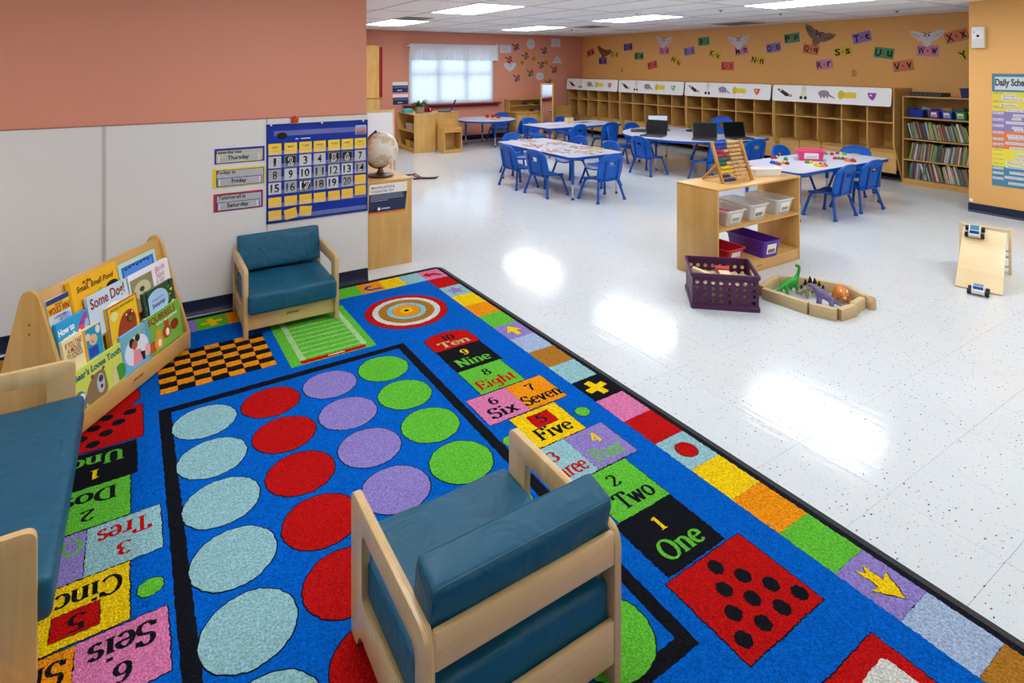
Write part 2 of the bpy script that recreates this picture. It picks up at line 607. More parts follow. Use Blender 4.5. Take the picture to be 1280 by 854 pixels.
names = {(3.19, 3.01): 'lit ceiling light panel out of view above the low shelf', (3.19, .26): 'lit ceiling light panel out of view above the open floor beside the rug', (5.94, .26): 'lit ceiling light panel out of view beside the orange partition', (.44, 3.01 - TY): 'lit ceiling light panel out of view above the middle of the rug', (-2.31, 3.01 - TY): 'lit ceiling light panel out of view behind the love seat', (.44, -2.49): 'lit ceiling light panel out of view behind the rug end', (5.94, -2.49): 'lit ceiling light panel out of view at the partition far end', (3.19, 5.76): 'lit ceiling light panel near the top above the window side of the room', (3.19, 8.51): 'lit ceiling light panel beside the vent near the salmon wall',
         (5.94, 3.01): 'large lit ceiling light panel cut by the top edge near the orange wall', (5.94, 5.76): 'lit ceiling light panel in the middle above the blue tables',
         (5.94, 8.51): 'small far lit ceiling light panel above the salmon wall corner'}
lp = None
for k, (x, y) in enumerate(LIGHTS):
    t = thing('ceiling_light', names.get((x, y), 'lit ceiling light panel above the rug, out of view'), 'light', (x, y, CEIL), 0, 'ceiling light panels')
    MB().plate(rrect(.013, TX - .013, .013, TY - .013, .002, 1), -.004, .02, 'z', [rrect(.03, TX - .03, .03, TY - .03, .002, 1)]).build('frame', WHITE, t)
    MB().box(.03, TX - .03, .03, TY - .03, 0, .006).build('diffuser', GLOW, t)
VM = mat('vent_dark', '#6a6762', .6)
for k, (x, y, a, b) in enumerate(VENTS):
    t = thing('ceiling_vent', ('dark ceiling vent grille beside the light panel near the salmon wall', 'dark ceiling vent grille above the corner of the salmon and orange walls', 'grey return air vent in the ceiling above the orange wall')[k], 'vent', (x, y, CEIL), 0, 'ceiling vents')
    MB().plate(rrect(0, a, 0, b, .002, 1), -.008, .0, 'z', [rrect(.03, a - .03, .03, b - .03, .002, 1)]).build('frame', mat('vent_frame', '#9b978f', .5), t)
    MB().box(.03, a - .03, .03, b - .03, -.002, 0).build('backing', VM, t)
    n = 8
    for q in range(n):
        yy = .05 + (b - .1) * q / (n - 1)
        MB().box(.03, a - .03, yy - .012, yy + .012, -.006, -.002).build('slat', mat('vent_slat', '#847f78', .5), t)
t = thing('smoke_detector', 'white round smoke detector on the ceiling boards', 'detector', (5.25, 5.37, CEIL))
MB().lathe([(.075, 0), (.075, -.02), (.06, -.045), (.03, -.05)], n=20).build('body', WHITE, t, 40)
MB().lathe([(.02, -.05), (.018, -.056)], n=12).build('sensor_grille', VM, t)
for k, (x, y) in enumerate(((7.3, 4.74), (7.09, 9.03), (8.19, 3.7), (6.2, 4.85))):
    t = thing('sprinkler', ('small dark ceiling sprinkler near the large light panel', 'small dark ceiling sprinkler beside the vent in the far corner', 'small dark ceiling sprinkler close to the orange partition', 'small dark ceiling sprinkler between the smoke detector and the large light panel')[k], 'sprinkler', (x, y, CEIL), 0, 'ceiling sprinklers')
    MB().lathe([(.03, 0), (.03, -.006)], n=14).build('plate', mat('steel', '#7c7c7c', .3, metal=1), t)
    MB().lathe([(.008, -.006), (.008, -.018), (.014, -.02), (.014, -.023)], n=10).build('head', VM, t)

# near left wall: salmon above, white panels below
WY_ = 4.255; WXE = 1.412
wl = struct(MB().box(XL, WXE, WY_ + .012, WY_ + .16, -.06, CEIL + .012).build('wall_left', SALMON))
edges = [XL, -.196, .716, WXE]
for a, b in zip(edges[:-1], edges[1:]):
    MB().box(a + .002, b - .002, WY_, WY_ + .012, 0, 1.236).build('wainscot_panel', WHITEW, wl, bevel=.0015, seg=1)
MB().box(-.205, -.187, WY_ - .003, WY_, .12, 1.232).build('seam_strip', mat('seam_grey', '#b9b7b1', .4), wl, bevel=.001, seg=1)
MB().box(XL, WXE + .004, WY_ - .002, WY_ + .013, 1.236, 1.242).build('wainscot_cap', mat('cap_grey', '#a9776a', .5), wl)
MB().box(WXE - .003, WXE + .006, WY_ - .003, WY_ + .16, 0, 1.24).build('corner_guard', WHITEW, wl)
o = struct(MB().plate([(WY_, 0), (WY_ - .018, 0), (WY_ - .012, .012), (WY_ - .006, .03), (WY_ - .006, .09), (WY_, .094)], XL, WXE + .006, 'x').build('baseboard_left', NAVY, None, 30))
struct(MB().box(WXE - .1, WXE, WY_ + .16, YB, -.06, CEIL + .012).build('wall_side', SALMON))
# salmon wall with the window
wx0, wx1, wz0, wz1 = 4.57, 6.54, .81, 1.95
struct(MB().plate([(WXE - .1, -.06), (XR + .1, -.06), (XR + .1, CEIL + .012), (WXE - .1, CEIL + .012)], YB, YB + .15, 'y', [[(wx0, wz0), (wx1, wz0), (wx1, wz1), (wx0, wz1)]]).build('wall_back', SALMON))
struct(MB().box(WXE, XR, YB - .012, YB, 0, .1).build('baseboard_back', NAVY, None, bevel=.003))
struct(MB().box(XR, XR + .15, YF, YB + .15, -.06, CEIL + .012).build('wall_right', ORANGE))
struct(MB().box(XR - .012, XR, YF, YB, 0, .1).build('baseboard_right', NAVY, None, bevel=.003))
struct(MB().box(7.67, 7.82, YF, 2.742, -.06, CEIL + .012).build('wall_partition', ORANGE, None, bevel=.006))
struct(MB().plate([(0, 0), (-.014, 0), (-.01, .01), (-.004, .02), (-.004, .098), (0, .1)], YF, 2.746, 'y').build('baseboard_partition', NAVY, None, 30, loc=(7.67, 0, 0)))
BEIGE = mat('beige_paint', '#d8c3a8', .6)
struct(MB().box(XL - .15, XL, YF, WY_ + .16, -.06, CEIL + .012).build('wall_near_side', BEIGE))
struct(MB().box(XL - .15, XR, YF - .15, YF, -.06, CEIL + .012).build('wall_front', BEIGE))
# window
t = struct(MB().plate([(wx0 - .04, wz0 - .02), (wx1 + .04, wz0 - .02), (wx1 + .04, wz1 + .04), (wx0 - .04, wz1 + .04)], YB + .02, YB + .09, 'y', [[(wx0 + .05, wz0 + .05), (wx1 - .05, wz0 + .05), (wx1 - .05, wz1 - .05), (wx0 + .05, wz1 - .05)]]).build('window_1', WHITE))
wm = (wx0 + wx1) / 2
for xm in (wx0 + .66, wx0 + 1.31):
    MB().box(xm - .035, xm + .035, YB + .03, YB + .08, wz0 + .05, wz1 - .05).build('mullion', WHITE, t)
MB().box(wx0 + .05, wx1 - .05, YB + .03, YB + .08, 1.4, 1.45).build('meeting_rail', WHITE, t)
GLASS = mat('window_glass', '#f4fbff', .02, trans=1, ior=1.02)
for a, b in ((wx0 + .05, wx0 + .625), (wx0 + .695, wx0 + 1.275), (wx0 + 1.345, wx1 - .05)):
    for c, d in ((wz0 + .05, 1.4), (1.45, wz1 - .05)):
        MB().box(a, b, YB + .05, YB + .056, c, d).build('pane', GLASS, t)
def cloth(key, h, tr):
    m = bpy.data.materials.new(key); m.use_nodes = True; nt = m.node_tree
    b = nt.nodes['Principled BSDF']; b.inputs['Base Color'].default_value = lin(h); b.inputs['Roughness'].default_value = .8
    q = nt.nodes.new('ShaderNodeBsdfTranslucent'); q.inputs[0].default_value = lin(h)
    x = nt.nodes.new('ShaderNodeMixShader'); x.inputs[0].default_value = tr
    nt.links.new(b.outputs[0], x.inputs[1]); nt.links.new(q.outputs[0], x.inputs[2]); nt.links.new(x.outputs[0], nt.nodes['Material Output'].inputs[0])
    MATS[key] = m
    return m
BLIND = cloth('blind_slat', '#eef3f8', .6)
bl = thing('window_blind', 'closed white slatted blind hanging in the window', 'blind', (wm, YB - .02, wz1 - .03))
MB().box(-.99, .99, -.02, .02, -.02, .03).build('headrail', WHITE, bl)
sl_me = MB().box(-.985, .985, -.003, .003, -.0155, .0155).mesh('slat'); sl_me.materials.append(BLIND)
for k in range(39):
    put('slat', sl_me, None, bl, (0, 0, -.035 - k * .0285), (R(24), 0, 0))
MB().box(-.985, .985, -.012, .012, -1.165, -1.145).build('bottom_rail', WHITE, bl)
for xx in (-.6, .05, .7):
    MB().tube([(xx, -.006, 0), (xx, -.006, -1.15)], .003, 5).build('ladder_cord', WHITE, bl)
va = thing('valance', 'short white gathered curtain valance over the window blind', 'curtain', (0, YB - .1, 0))
g = []
for i in range(121):
    x = 4.55 + (6.6 - 4.55) * i / 120
    wv = .012 * math.sin(i * 1.9) + .008 * math.sin(i * .83 + 1)
    g.append([(x, wv * .4, 2.045 + .012 * math.sin(i * 2.3)), (x, wv * .3, 2.0), (x, wv * .8 - .01, 1.93), (x + (.012 if i > 60 else -.012), wv * 1.6 - .02, 1.71)])
MB().shell(g, .003).build('fabric', cloth('valance_cloth', '#f6f8fc', .5), va, 60)
MB().tube([(4.5, .03, 2.0), (6.63, .03, 2.0)], .012, 8).build('rod', WHITE, va)
for xx in (4.54, 6.6):
    MB().box(xx - .012, xx + .012, 0, .1, 1.985, 2.015).build('bracket', WHITE, va)
struct(MB().box(wx0 - .14, wx1 + .17, YB - .13, YB + .02, wz0 - .045, wz0 - .01).build('trim_1', MAROON, None, bevel=.008))
struct(MB().box(wx0 - .1, wx1 + .12, YB - .05, YB, wz0 - .09, wz0 - .045).build('trim_2', MAROON, None, bevel=.005))
# ------------------------------------------------------------------ rug
def rug_mat(key, h):
    m = mat('rug_' + key, h, .95, .05, bump=(170, 1.0, .012), var=(150, .42), coords='Position')
    return m
RC = {k: rug_mat(k, v) for k, v in dict(blue='#0060c6', black='#15171e', lblue='#93c2c9', red='#bd1313', purple='#9182c8', green='#62bf38', yellow='#f3cd12', orange='#ef9413', pink='#db7bab', grey='#a5bad8', brown='#ad7728', white='#d9d9d2', tan='#c3b878', dkblue='#27499c', edge='#1a1d24').items()}
rug = thing('rug', 'bright blue classroom rug with coloured dots, hopscotch squares and a patchwork border', 'rug', (.678, 2.112, 0), .0163)
def fuzz(pts, amp=.0024, step=.007):
    out = []
    m = len(pts)
    for i in range(m):
        a, b = pts[i], pts[(i + 1) % m]
        d = math.hypot(b[0] - a[0], b[1] - a[1])
        n = max(1, min(140, int(d / step)))
        for k in range(n):
            t = k / n
            j = amp if (k or m > 12) else 0
            out.append((a[0] + (b[0] - a[0]) * t + random.uniform(-j, j), a[1] + (b[1] - a[1]) * t + random.uniform(-j, j)))
    return out
RZ = .0105
def rpatch(name, pts, c, lv=1, out=0, fz=True, parent=rug):
    z = RZ + lv * .0004
    p = fuzz(pts) if fz else pts
    if out:
        cx = sum(q[0] for q in p) / len(p); cy = sum(q[1] for q in p) / len(p)
        e = []
        for q in p:
            d = math.hypot(q[0] - cx, q[1] - cy)
            e.append((cx + (q[0] - cx) * (d + out) / d, cy + (q[1] - cy) * (d + out) / d))
        flat(name + '_outline', e, RC['black'], parent, z - .0004, .0003)
    return flat(name, p, RC[c], parent, z, .0003)
def rq(u0, u1, v0, v1): return [(u0, v0), (u1, v0), (u1, v1), (u0, v1)]
MB().plate(rrect(-1.352, 1.352, -2.095, 2.095, .07, 6), 0, .009, 'z').build('binding', mat('rug_binding', '#1d2028', .6, bump=(150, .5)), rug, bevel=.003)
MB().plate(rrect(-1.325, 1.325, -2.07, 2.07, .05, 6), .002, .0102, 'z').build('black_edge', RC['edge'], rug)
MB().plate(fuzz(rq(-1.3, 1.3, -2.04, 2.04)), .003, RZ, 'z').build('blue_field', RC['blue'], rug)
# border squares
seq = ['red', 'lblue', 'yellow', 'orange', 'green', 'purple', 'grey', 'brown', 'lblue', 'black', 'pink', 'red', 'lblue', 'yellow', 'orange', 'green', 'purple', 'grey', 'brown', 'pink']
vb = [1.851 - i * .1861 for i in range(21)]
for sgn in (1, -1):
    for i, c in enumerate(seq):
        v1, v0 = vb[i] * sgn, vb[i + 1] * sgn
        rpatch('border_square', rq(sgn * 1.132, sgn * 1.3, v0, v1) if sgn > 0 else rq(-1.3, -1.132, v1, v0), c)
    top = [('pink', 1.13, 1.3), ('lblue', .974, 1.13), ('yellow', .815, .974), ('orange', .65, .815), ('green', .484, .65), ('purple', .32, .484), ('grey', .156, .32), ('pink', 0, .156), ('orange', -.2, 0), ('green', -.37, -.2), ('purple', -.54, -.37), ('yellow', -.71, -.54), ('red', -.88, -.71), ('lblue', -1.06, -.88), ('brown', -1.3, -1.06)]
    for c, a, b in top:
        rpatch('border_square', rq(*sorted((a * sgn, b * sgn)), *sorted((1.855 * sgn, 2.04 * sgn))), c)
def shape(pts, cu, cv, s, rot=0):
    c, q = math.cos(R(rot)), math.sin(R(rot))
    return [(cu + s * (x * c - y * q), cv + s * (x * q + y * c)) for x, y in pts]
ARROW = [(-.22, -.9), (.22, -.9), (.25, -.1), (.75, -.15), (0, .95), (-.75, -.15), (-.25, -.1)]
ARROW2 = [(-.25, .9), (0, .55), (.3, .9), (.25, 0), (.75, .1), (.1, -.95), (-.7, 0), (-.25, -.05)]
PLUS = [(-.3, -1), (.3, -1), (.3, -.3), (1, -.3), (1, .3), (.3, .3), (.3, 1), (-.3, 1), (-.3, .3), (-1, .3), (-1, -.3), (-.3, -.3)]
STAR = [(math.sin(R(36 * i)) * (1 if i % 2 == 0 else .42), math.cos(R(36 * i)) * (1 if i % 2 == 0 else .42)) for i in range(10)]
UTURN = [(-1, .45), (.2, .45), (.55, .1), (.2, -.25), (-.15, -.25), (-.15, -.5), (.3, -.6), (.95, .1), (.4, .85), (-1, .85)]
def cellmid(i): return (vb[i] + vb[i + 1]) / 2
rpatch('star', shape(STAR, 1.216, cellmid(1), .075), 'purple', 2, .003)
rpatch('arrow', shape(ARROW, 1.216, cellmid(5), .07, 4), 'yellow', 2, .003)
rpatch('plus_sign', shape(PLUS, 1.216, cellmid(9), .062, 12), 'yellow', 2, .003)
rpatch('spot', ring(1.216, cellmid(12), .045, n=28), 'red', 2, .003)
rpatch('arrow', shape(ARROW2, 1.216, cellmid(16), .072, 0), 'yellow', 2, .004)
rpatch('arrow', shape([(-1, .1), (-.3, .7), (-.3, .3), (.3, .3), (.95, -.5), (.5, -.55), (.1, -.15), (-.3, -.15), (-.3, -.5)], 1.215, 1.945, .078), 'red', 2, .003)
rpatch('arrow', shape(UTURN, .735, 1.945, .062, 180), 'dkblue', 2, .003)
rpatch('plus_sign', shape(PLUS, -.285, 1.945, .062, 10), 'yellow', 2, .004)
# inner frame and dots
fr = fuzz(rq(-.6, .6, -1.04, 1.04), .002)
MB().plate(fr, RZ, RZ + .0004, 'z', [fuzz(rq(-.553, .553, -.993, .993), .002)]).build('frame_line', RC['black'], rug)
for ci, c in enumerate(('lblue', 'red', 'purple', 'green')):
    for k in range(7):
        rpatch('seat_dot', ring(-.43 + ci * .2775, .832 - k * .2868, .127, n=64), c, 2, .004)
for u, v in ((1.028, -.034), (.64, -.03), (-.658, -.008), (-1.03, .03)):
    rpatch('small_dot', ring(u, v, .034, n=28), 'green', 1, .003)

# serif lettering woven into the rug: strokes thick when upright, thin when level, with slab serifs
def _a(cx, cy, rx, ry, a0, a1, n=14): return [(cx + rx * math.cos(R(a0 + (a1 - a0) * i / n)), cy + ry * math.sin(R(a0 + (a1 - a0) * i / n))) for i in range(n + 1)]
X_ = .68
GLY = {
 '1': (.5, [[(.12, .8), (.28, .97), (.28, 0)]], [(.28, 0, .38)]),
 '2': (.66, [_a(.32, .72, .22, .25, 165, -35) + [(.1, .05)], [(.08, .05), (.6, .05)], [(.6, .05), (.6, .2)]], []),
 '3': (.64, [_a(.28, .74, .2, .22, 150, -80), _a(.28, .27, .25, .26, 85, -150)], []),
 '4': (.68, [[(.44, 0), (.44, 1)], [(.44, 1), (.04, .3)], [(.04, .3), (.64, .3)]], [(.44, 0, .34)]),
 '5': (.64, [[(.56, .95), (.16, .95)], [(.17, .97), (.15, .55)], _a(.28, .31, .27, .3, 120, -150)], []),
 '6': (.66, [_a(.33, .3, .23, .29, 0, 360), [(.55, .9)] + _a(.42, .45, .32, .5, 90, 185)], []),
 '7': (.62, [[(.06, .95), (.58, .95)], [(.58, .95), (.36, .5), (.26, 0)], [(.07, .95), (.07, .78)]], []),
 '8': (.66, [_a(.33, .75, .18, .22, 0, 360), _a(.33, .27, .24, .26, 0, 360)], []),
 '9': (.66, [_a(.33, .68, .23, .29, 0, 360), [(.11, .1)] + _a(.24, .53, .32, .5, -90, 5)], []),
 '0': (.68, [_a(.34, .5, .25, .48, 0, 360)], []),
 'O': (.92, [_a(.46, .5, .37, .48, 0, 360)], []),
 'C': (.86, [_a(.46, .5, .37, .48, 40, 320), [(.76, .95), (.76, .7)]], []),
 'D': (.9, [[(.2, 0), (.2, 1)], [(.2, .96), (.4, .96)] + _a(.4, .5, .38, .46, 90, -90) + [(.2, .04)]], [(.2, 0, .34), (.2, 1, .34)]),
 'E': (.78, [[(.2, 0), (.2, 1)], [(.2, .96), (.66, .96)], [(.66, .96), (.68, .76)], [(.2, .5), (.52, .5)], [(.52, .62), (.52, .38)], [(.2, .04), (.7, .04)], [(.7, .04), (.72, .26)]], [(.2, 0, .32), (.2, 1, .32)]),
 'F': (.74, [[(.2, 0), (.2, 1)], [(.2, .96), (.66, .96)], [(.66, .96), (.68, .74)], [(.2, .5), (.52, .5)], [(.52, .62), (.52, .38)]], [(.2, 0, .38), (.2, 1, .32)]),
 'N': (.94, [[(.2, 0), (.2, 1)], [(.2, 1), (.74, 0)], [(.76, 0), (.76, 1)]], [(.2, 0, .3), (.18, 1, .3), (.76, 1, .3)]),
 'Q': (.92, [_a(.46, .5, .37, .48, 0, 360), [(.5, .1), (.78, -.18)]], []),
 'S': (.68, [[(.58, .78)] + _a(.34, .74, .22, .24, 30, 235, 12) + _a(.34, .26, .24, .25, 70, -150, 14), [(.58, .95), (.58, .74)], [(.09, .26), (.09, .05)]], []),
 'T': (.8, [[(.4, 0), (.4, 1)], [(.04, .96), (.76, .96)], [(.04, .96), (.03, .74)], [(.76, .96), (.77, .74)]], [(.4, 0, .38)]),
 'U': (.92, [[(.2, 1), (.2, .32)] + _a(.46, .3, .26, .28, 180, 360) + [(.72, 1)]], [(.2, 1, .32), (.72, 1, .3)]),
 'a': (.66, [_a(.28, .44, .2, .22, 150, 20) + [(.48, .04)], _a(.27, .2, .2, .18, 30, 330), [(.48, .06), (.6, .03)]], []),
 'c': (.6, [_a(.33, .34, .25, .32, 45, 320)], []),
 'e': (.62, [[(.1, .36), (.56, .36)] + _a(.33, .34, .24, .32, 5, 320)], []),
 'g': (.68, [_a(.32, .42, .22, .24, 0, 360), [(.55, .66), (.55, 0)] + _a(.33, -.08, .22, .18, 0, -160)], [(.58, .66, .2)]),
 'h': (.74, [[(.18, 0), (.18, 1)], [(.18, .46)] + _a(.38, .44, .2, .22, 150, 0) + [(.58, 0)]], [(.18, 0, .3), (.15, 1, .22), (.58, 0, .28)]),
 'i': (.36, [[(.18, 0), (.18, .66)], [(.18, .84), (.18, .98)]], [(.18, 0, .32), (.15, .66, .22)]),
 'n': (.74, [[(.18, 0), (.18, .66)], [(.18, .46)] + _a(.38, .44, .2, .22, 150, 0) + [(.58, 0)]], [(.18, 0, .3), (.15, .66, .22), (.58, 0, .28)]),
 'o': (.66, [_a(.33, .34, .25, .32, 0, 360)], []),
 'r': (.54, [[(.18, 0), (.18, .66)], [(.18, .4)] + _a(.4, .42, .2, .24, 160, 55)], [(.18, 0, .34), (.15, .66, .22)]),
 's': (.52, [[(.42, .52)] + _a(.26, .49, .16, .17, 20, 240, 10) + _a(.26, .17, .17, .15, 70, -150, 12)], []),
 't': (.46, [[(.2, .92), (.2, .14)] + _a(.31, .13, .11, .11, 180, 320), [(.04, .65), (.4, .65)]], []),
 'u': (.74, [[(.18, .66), (.18, .22)] + _a(.36, .22, .18, .2, 180, 350), [(.57, .66), (.57, 0)]], [(.15, .66, .24), (.54, .66, .24), (.62, 0, .2)]),
 'v': (.68, [[(.12, .66), (.34, 0)], [(.34, 0), (.56, .66)]], [(.12, .66, .28), (.56, .66, .26)]),
 'w': (.96, [[(.12, .66), (.3, 0)], [(.3, 0), (.48, .66)], [(.48, .66), (.66, 0)], [(.66, 0), (.84, .66)]], [(.12, .66, .26), (.48, .66, .2), (.84, .66, .24)]),
 'x': (.68, [[(.12, .66), (.56, 0)], [(.1, 0), (.54, .66)]], [(.14, .66, .28), (.54, .66, .26), (.12, 0, .26), (.56, 0, .28)]),
 'z': (.6, [[(.08, .63), (.52, .63)], [(.52, .63), (.08, .04)], [(.08, .04), (.54, .04)]], []),
}
def serif(s_, wd, ht, m, parent, loc, name, thick=.2, thin=.085):
    mb = MB(); x = 0
    lay = 0
    for ch_ in s_:
        adv, strokes, slabs = GLY[ch_]
        polys = []
        for st in strokes:
            L, Rr = [], []
            k = len(st)
            for i, p in enumerate(st):
                a, b = st[max(i - 1, 0)], st[min(i + 1, k - 1)]
                if st[0] == st[-1] or math.hypot(st[0][0] - st[-1][0], st[0][1] - st[-1][1]) < 1e-6:
                    a, b = st[i - 1] if i else st[-2], st[(i + 1) % k] if i < k - 1 else st[1]
                d = Vector((b[0] - a[0], b[1] - a[1])).normalized()
                w_ = (thin + (thick - thin) * abs(d.y) ** 1.5) / 2
                L.append((p[0] - d.y * w_, p[1] + d.x * w_)); Rr.append((p[0] + d.y * w_, p[1] - d.x * w_))
            for i in range(k - 1):
                polys.append([Rr[i], Rr[i + 1], L[i + 1], L[i]])
        for sx, sy, sw in slabs:
            y0 = sy if sy < .1 else sy - .06
            polys.append([(sx - sw / 2, y0), (sx + sw / 2, y0), (sx + sw / 2, y0 + .065), (sx - sw / 2, y0 + .065)])
        for p in polys:
            mb.add([(q[0] + x, q[1], 0) for q in p], [(0, 1, 2, 3)])
        x += adv
    xs = [v[0] for v in mb.v]; ys = [v[1] for v in mb.v]
    x0, x1 = min(xs), max(xs)
    sx, sy = wd / (x1 - x0), ht
    mb.v = [((v[0] - (x0 + x1) / 2) * sx + random.uniform(-.0007, .0007), (v[1] - .4) * sy + random.uniform(-.0007, .0007), i % 7 * .00001) for i, v in enumerate(mb.v)]
    return mb.build(name, m, parent, loc=loc)
# hopscotch; the far side is the same turned half round with Spanish words
def hop(parent, words, sub):
    S = [('10', 'red', rq(.703, .985, .83, 1.03), 'black', 'tan'), ('9', 'black', rq(.708, .978, .58, .828), 'yellow', 'green'), ('8', 'green', rq(.708, .963, .336, .578), 'black', 'red'),
         ('6', 'pink', rq(.619, .836, .106, .328), 'black', 'black'), ('7', 'orange', rq(.838, .1 + .95, .106, .328), 'black', 'black'), ('5', 'yellow', rq(.712, .963, -.137, .096), 'black', 'black'),
         ('3', 'lblue', rq(.619, .832, -.368, -.142), 'red', 'red'), ('4', 'purple', rq(.834, 1.044, -.368, -.142), 'yellow', 'green'), ('2', 'green', rq(.71, .963, -.61, -.374), 'black', 'black'), ('1', 'black', rq(.688, .96, -.85, -.614), 'yellow', 'green')]
    for (num, c, p, cn, cw), wd in zip(S, words):
        if num == '10':
            p = [(.703, .83), (.985, .83), (.985, .96)] + ring(.844, .96, .141, .07, 10, 0, 180) + [(.703, .96)]
        rpatch('number_square', p, c, 2, .004, True, parent)
        u0, u1 = p[0][0], p[1][0]; v0 = p[0][1]; v1 = p[2][1] + (.05 if num == '10' else 0)
        um = (u0 + u1) / 2; h = v1 - v0
        if num == '5':
            rpatch('red_panel', rq(.785, .898, -.024, .066), 'red', 3, .003, True, parent)
        zz = RZ + 4 * .0004
        serif(num, .048 * len(num) * (.6 if num == '1' else (.8 if num == '10' else .92)), .06, RC[cn], parent, (um + (.0 if num != '4' else .01), v0 + h * .68, zz), 'numeral')
        ww = (u1 - u0) * {3: .68, 4: .74, 5: .86, 6: .92}[len(wd)]
        if wd == 'Seven': ww = (u1 - u0) * 1.0
        serif(wd, ww, .078 if num != '10' else .066, RC[cw], parent, (um + (.012 if wd == 'Two' else 0), v0 + h * .27, zz), 'word')
    rpatch('dot_square', rq(.662, 1.016, -1.154, -.863), 'red', 2, .004, True, parent)
    for n_ in range(4):
        for k in range(4 - n_):
            rpatch('black_dot', ring(.84 + .0455 * k - .0435 * n_, -.908 - .0653 * k - .064 * n_, .0255, n=40), 'black', 3, 0, True, parent)
hop(rug, ['Ten', 'Nine', 'Eight', 'Six', 'Seven', 'Five', 'Three', 'Four', 'Two', 'One'], 0)
before = set(bpy.data.objects)
hop(rug, ['Diez', 'Nueve', 'Ocho', 'Seis', 'Siete', 'Cinco', 'Tres', 'Cuatro', 'Dos', 'Uno'], 1)
for o in set(bpy.data.objects) - before:
    me = o.data
    if o.name.startswith(('numeral', 'word')):
        o.location = (-o.location[0], -o.location[1], o.location[2]); o.rotation_euler[2] = PI
    else:
        o.rotation_euler[2] = PI
# target, chequer board, playing field, red card
for r, c in ((.262, 'red'), (.216, 'white'), (.176, 'brown'), (.127, 'lblue'), (.088, 'orange'), (.045, 'yellow'), (.016, 'black')):
    lv = {.262: 1, .216: 2, .176: 3, .127: 4, .088: 5, .045: 6, .016: 7}[r]
    rpatch('target_ring', ring(.79, 1.438, r, n=60), c, lv, .003 if lv != 7 else 0)
rpatch('chequer_ground', rq(-.588, -.055, 1.18, 1.62), 'black', 1)
for i in range(7):
    for j in range(8):
        if (i + j) % 2 == 0:
            a, b = -.588 + i * .0761, 1.18 + j * .055
            rpatch('chequer_square', rq(a + .001, a + .075, b + .001, b + .054), 'orange', 2)
rpatch('playing_field', rq(0, .465, 1.1, 1.76), 'green', 1)
rpatch('field_stripe', rq(.055, .41, 1.108, 1.145), 'red', 2)
rpatch('field_mark', rq(.2, .29, 1.122, 1.132), 'white', 3)
pale = rug_mat('palegreen', '#a9d596')
for u in (.055, .395):
    flat('field_line', fuzz(rq(u, u + .03, 1.15, 1.74)), pale, rug, RZ + .0008, .0003)
for k in range(10):
    flat('field_line', fuzz(rq(.085, .395, 1.17 + k * .057, 1.178 + k * .057)), pale, rug, RZ + .0008, .0003)
for sgn in (1,):
    rpatch('red_card', rq(.56, 1.026, -1.76, -1.285), 'red', 1, .004)
    rpatch('card_window', round_poly(rq(.86, .985, -1.5, -1.335), .02), 'white', 2)
    rpatch('card_window', round_poly(rq(.62, .835, -1.5, -1.335), .02), 'white', 2)
    rpatch('card_window', round_poly(rq(.62, .985, -1.71, -1.53), .02), 'white', 2)
rpatch('red_tab', ring(-.79, 1.25, .12, n=30), 'red', 1, .004)
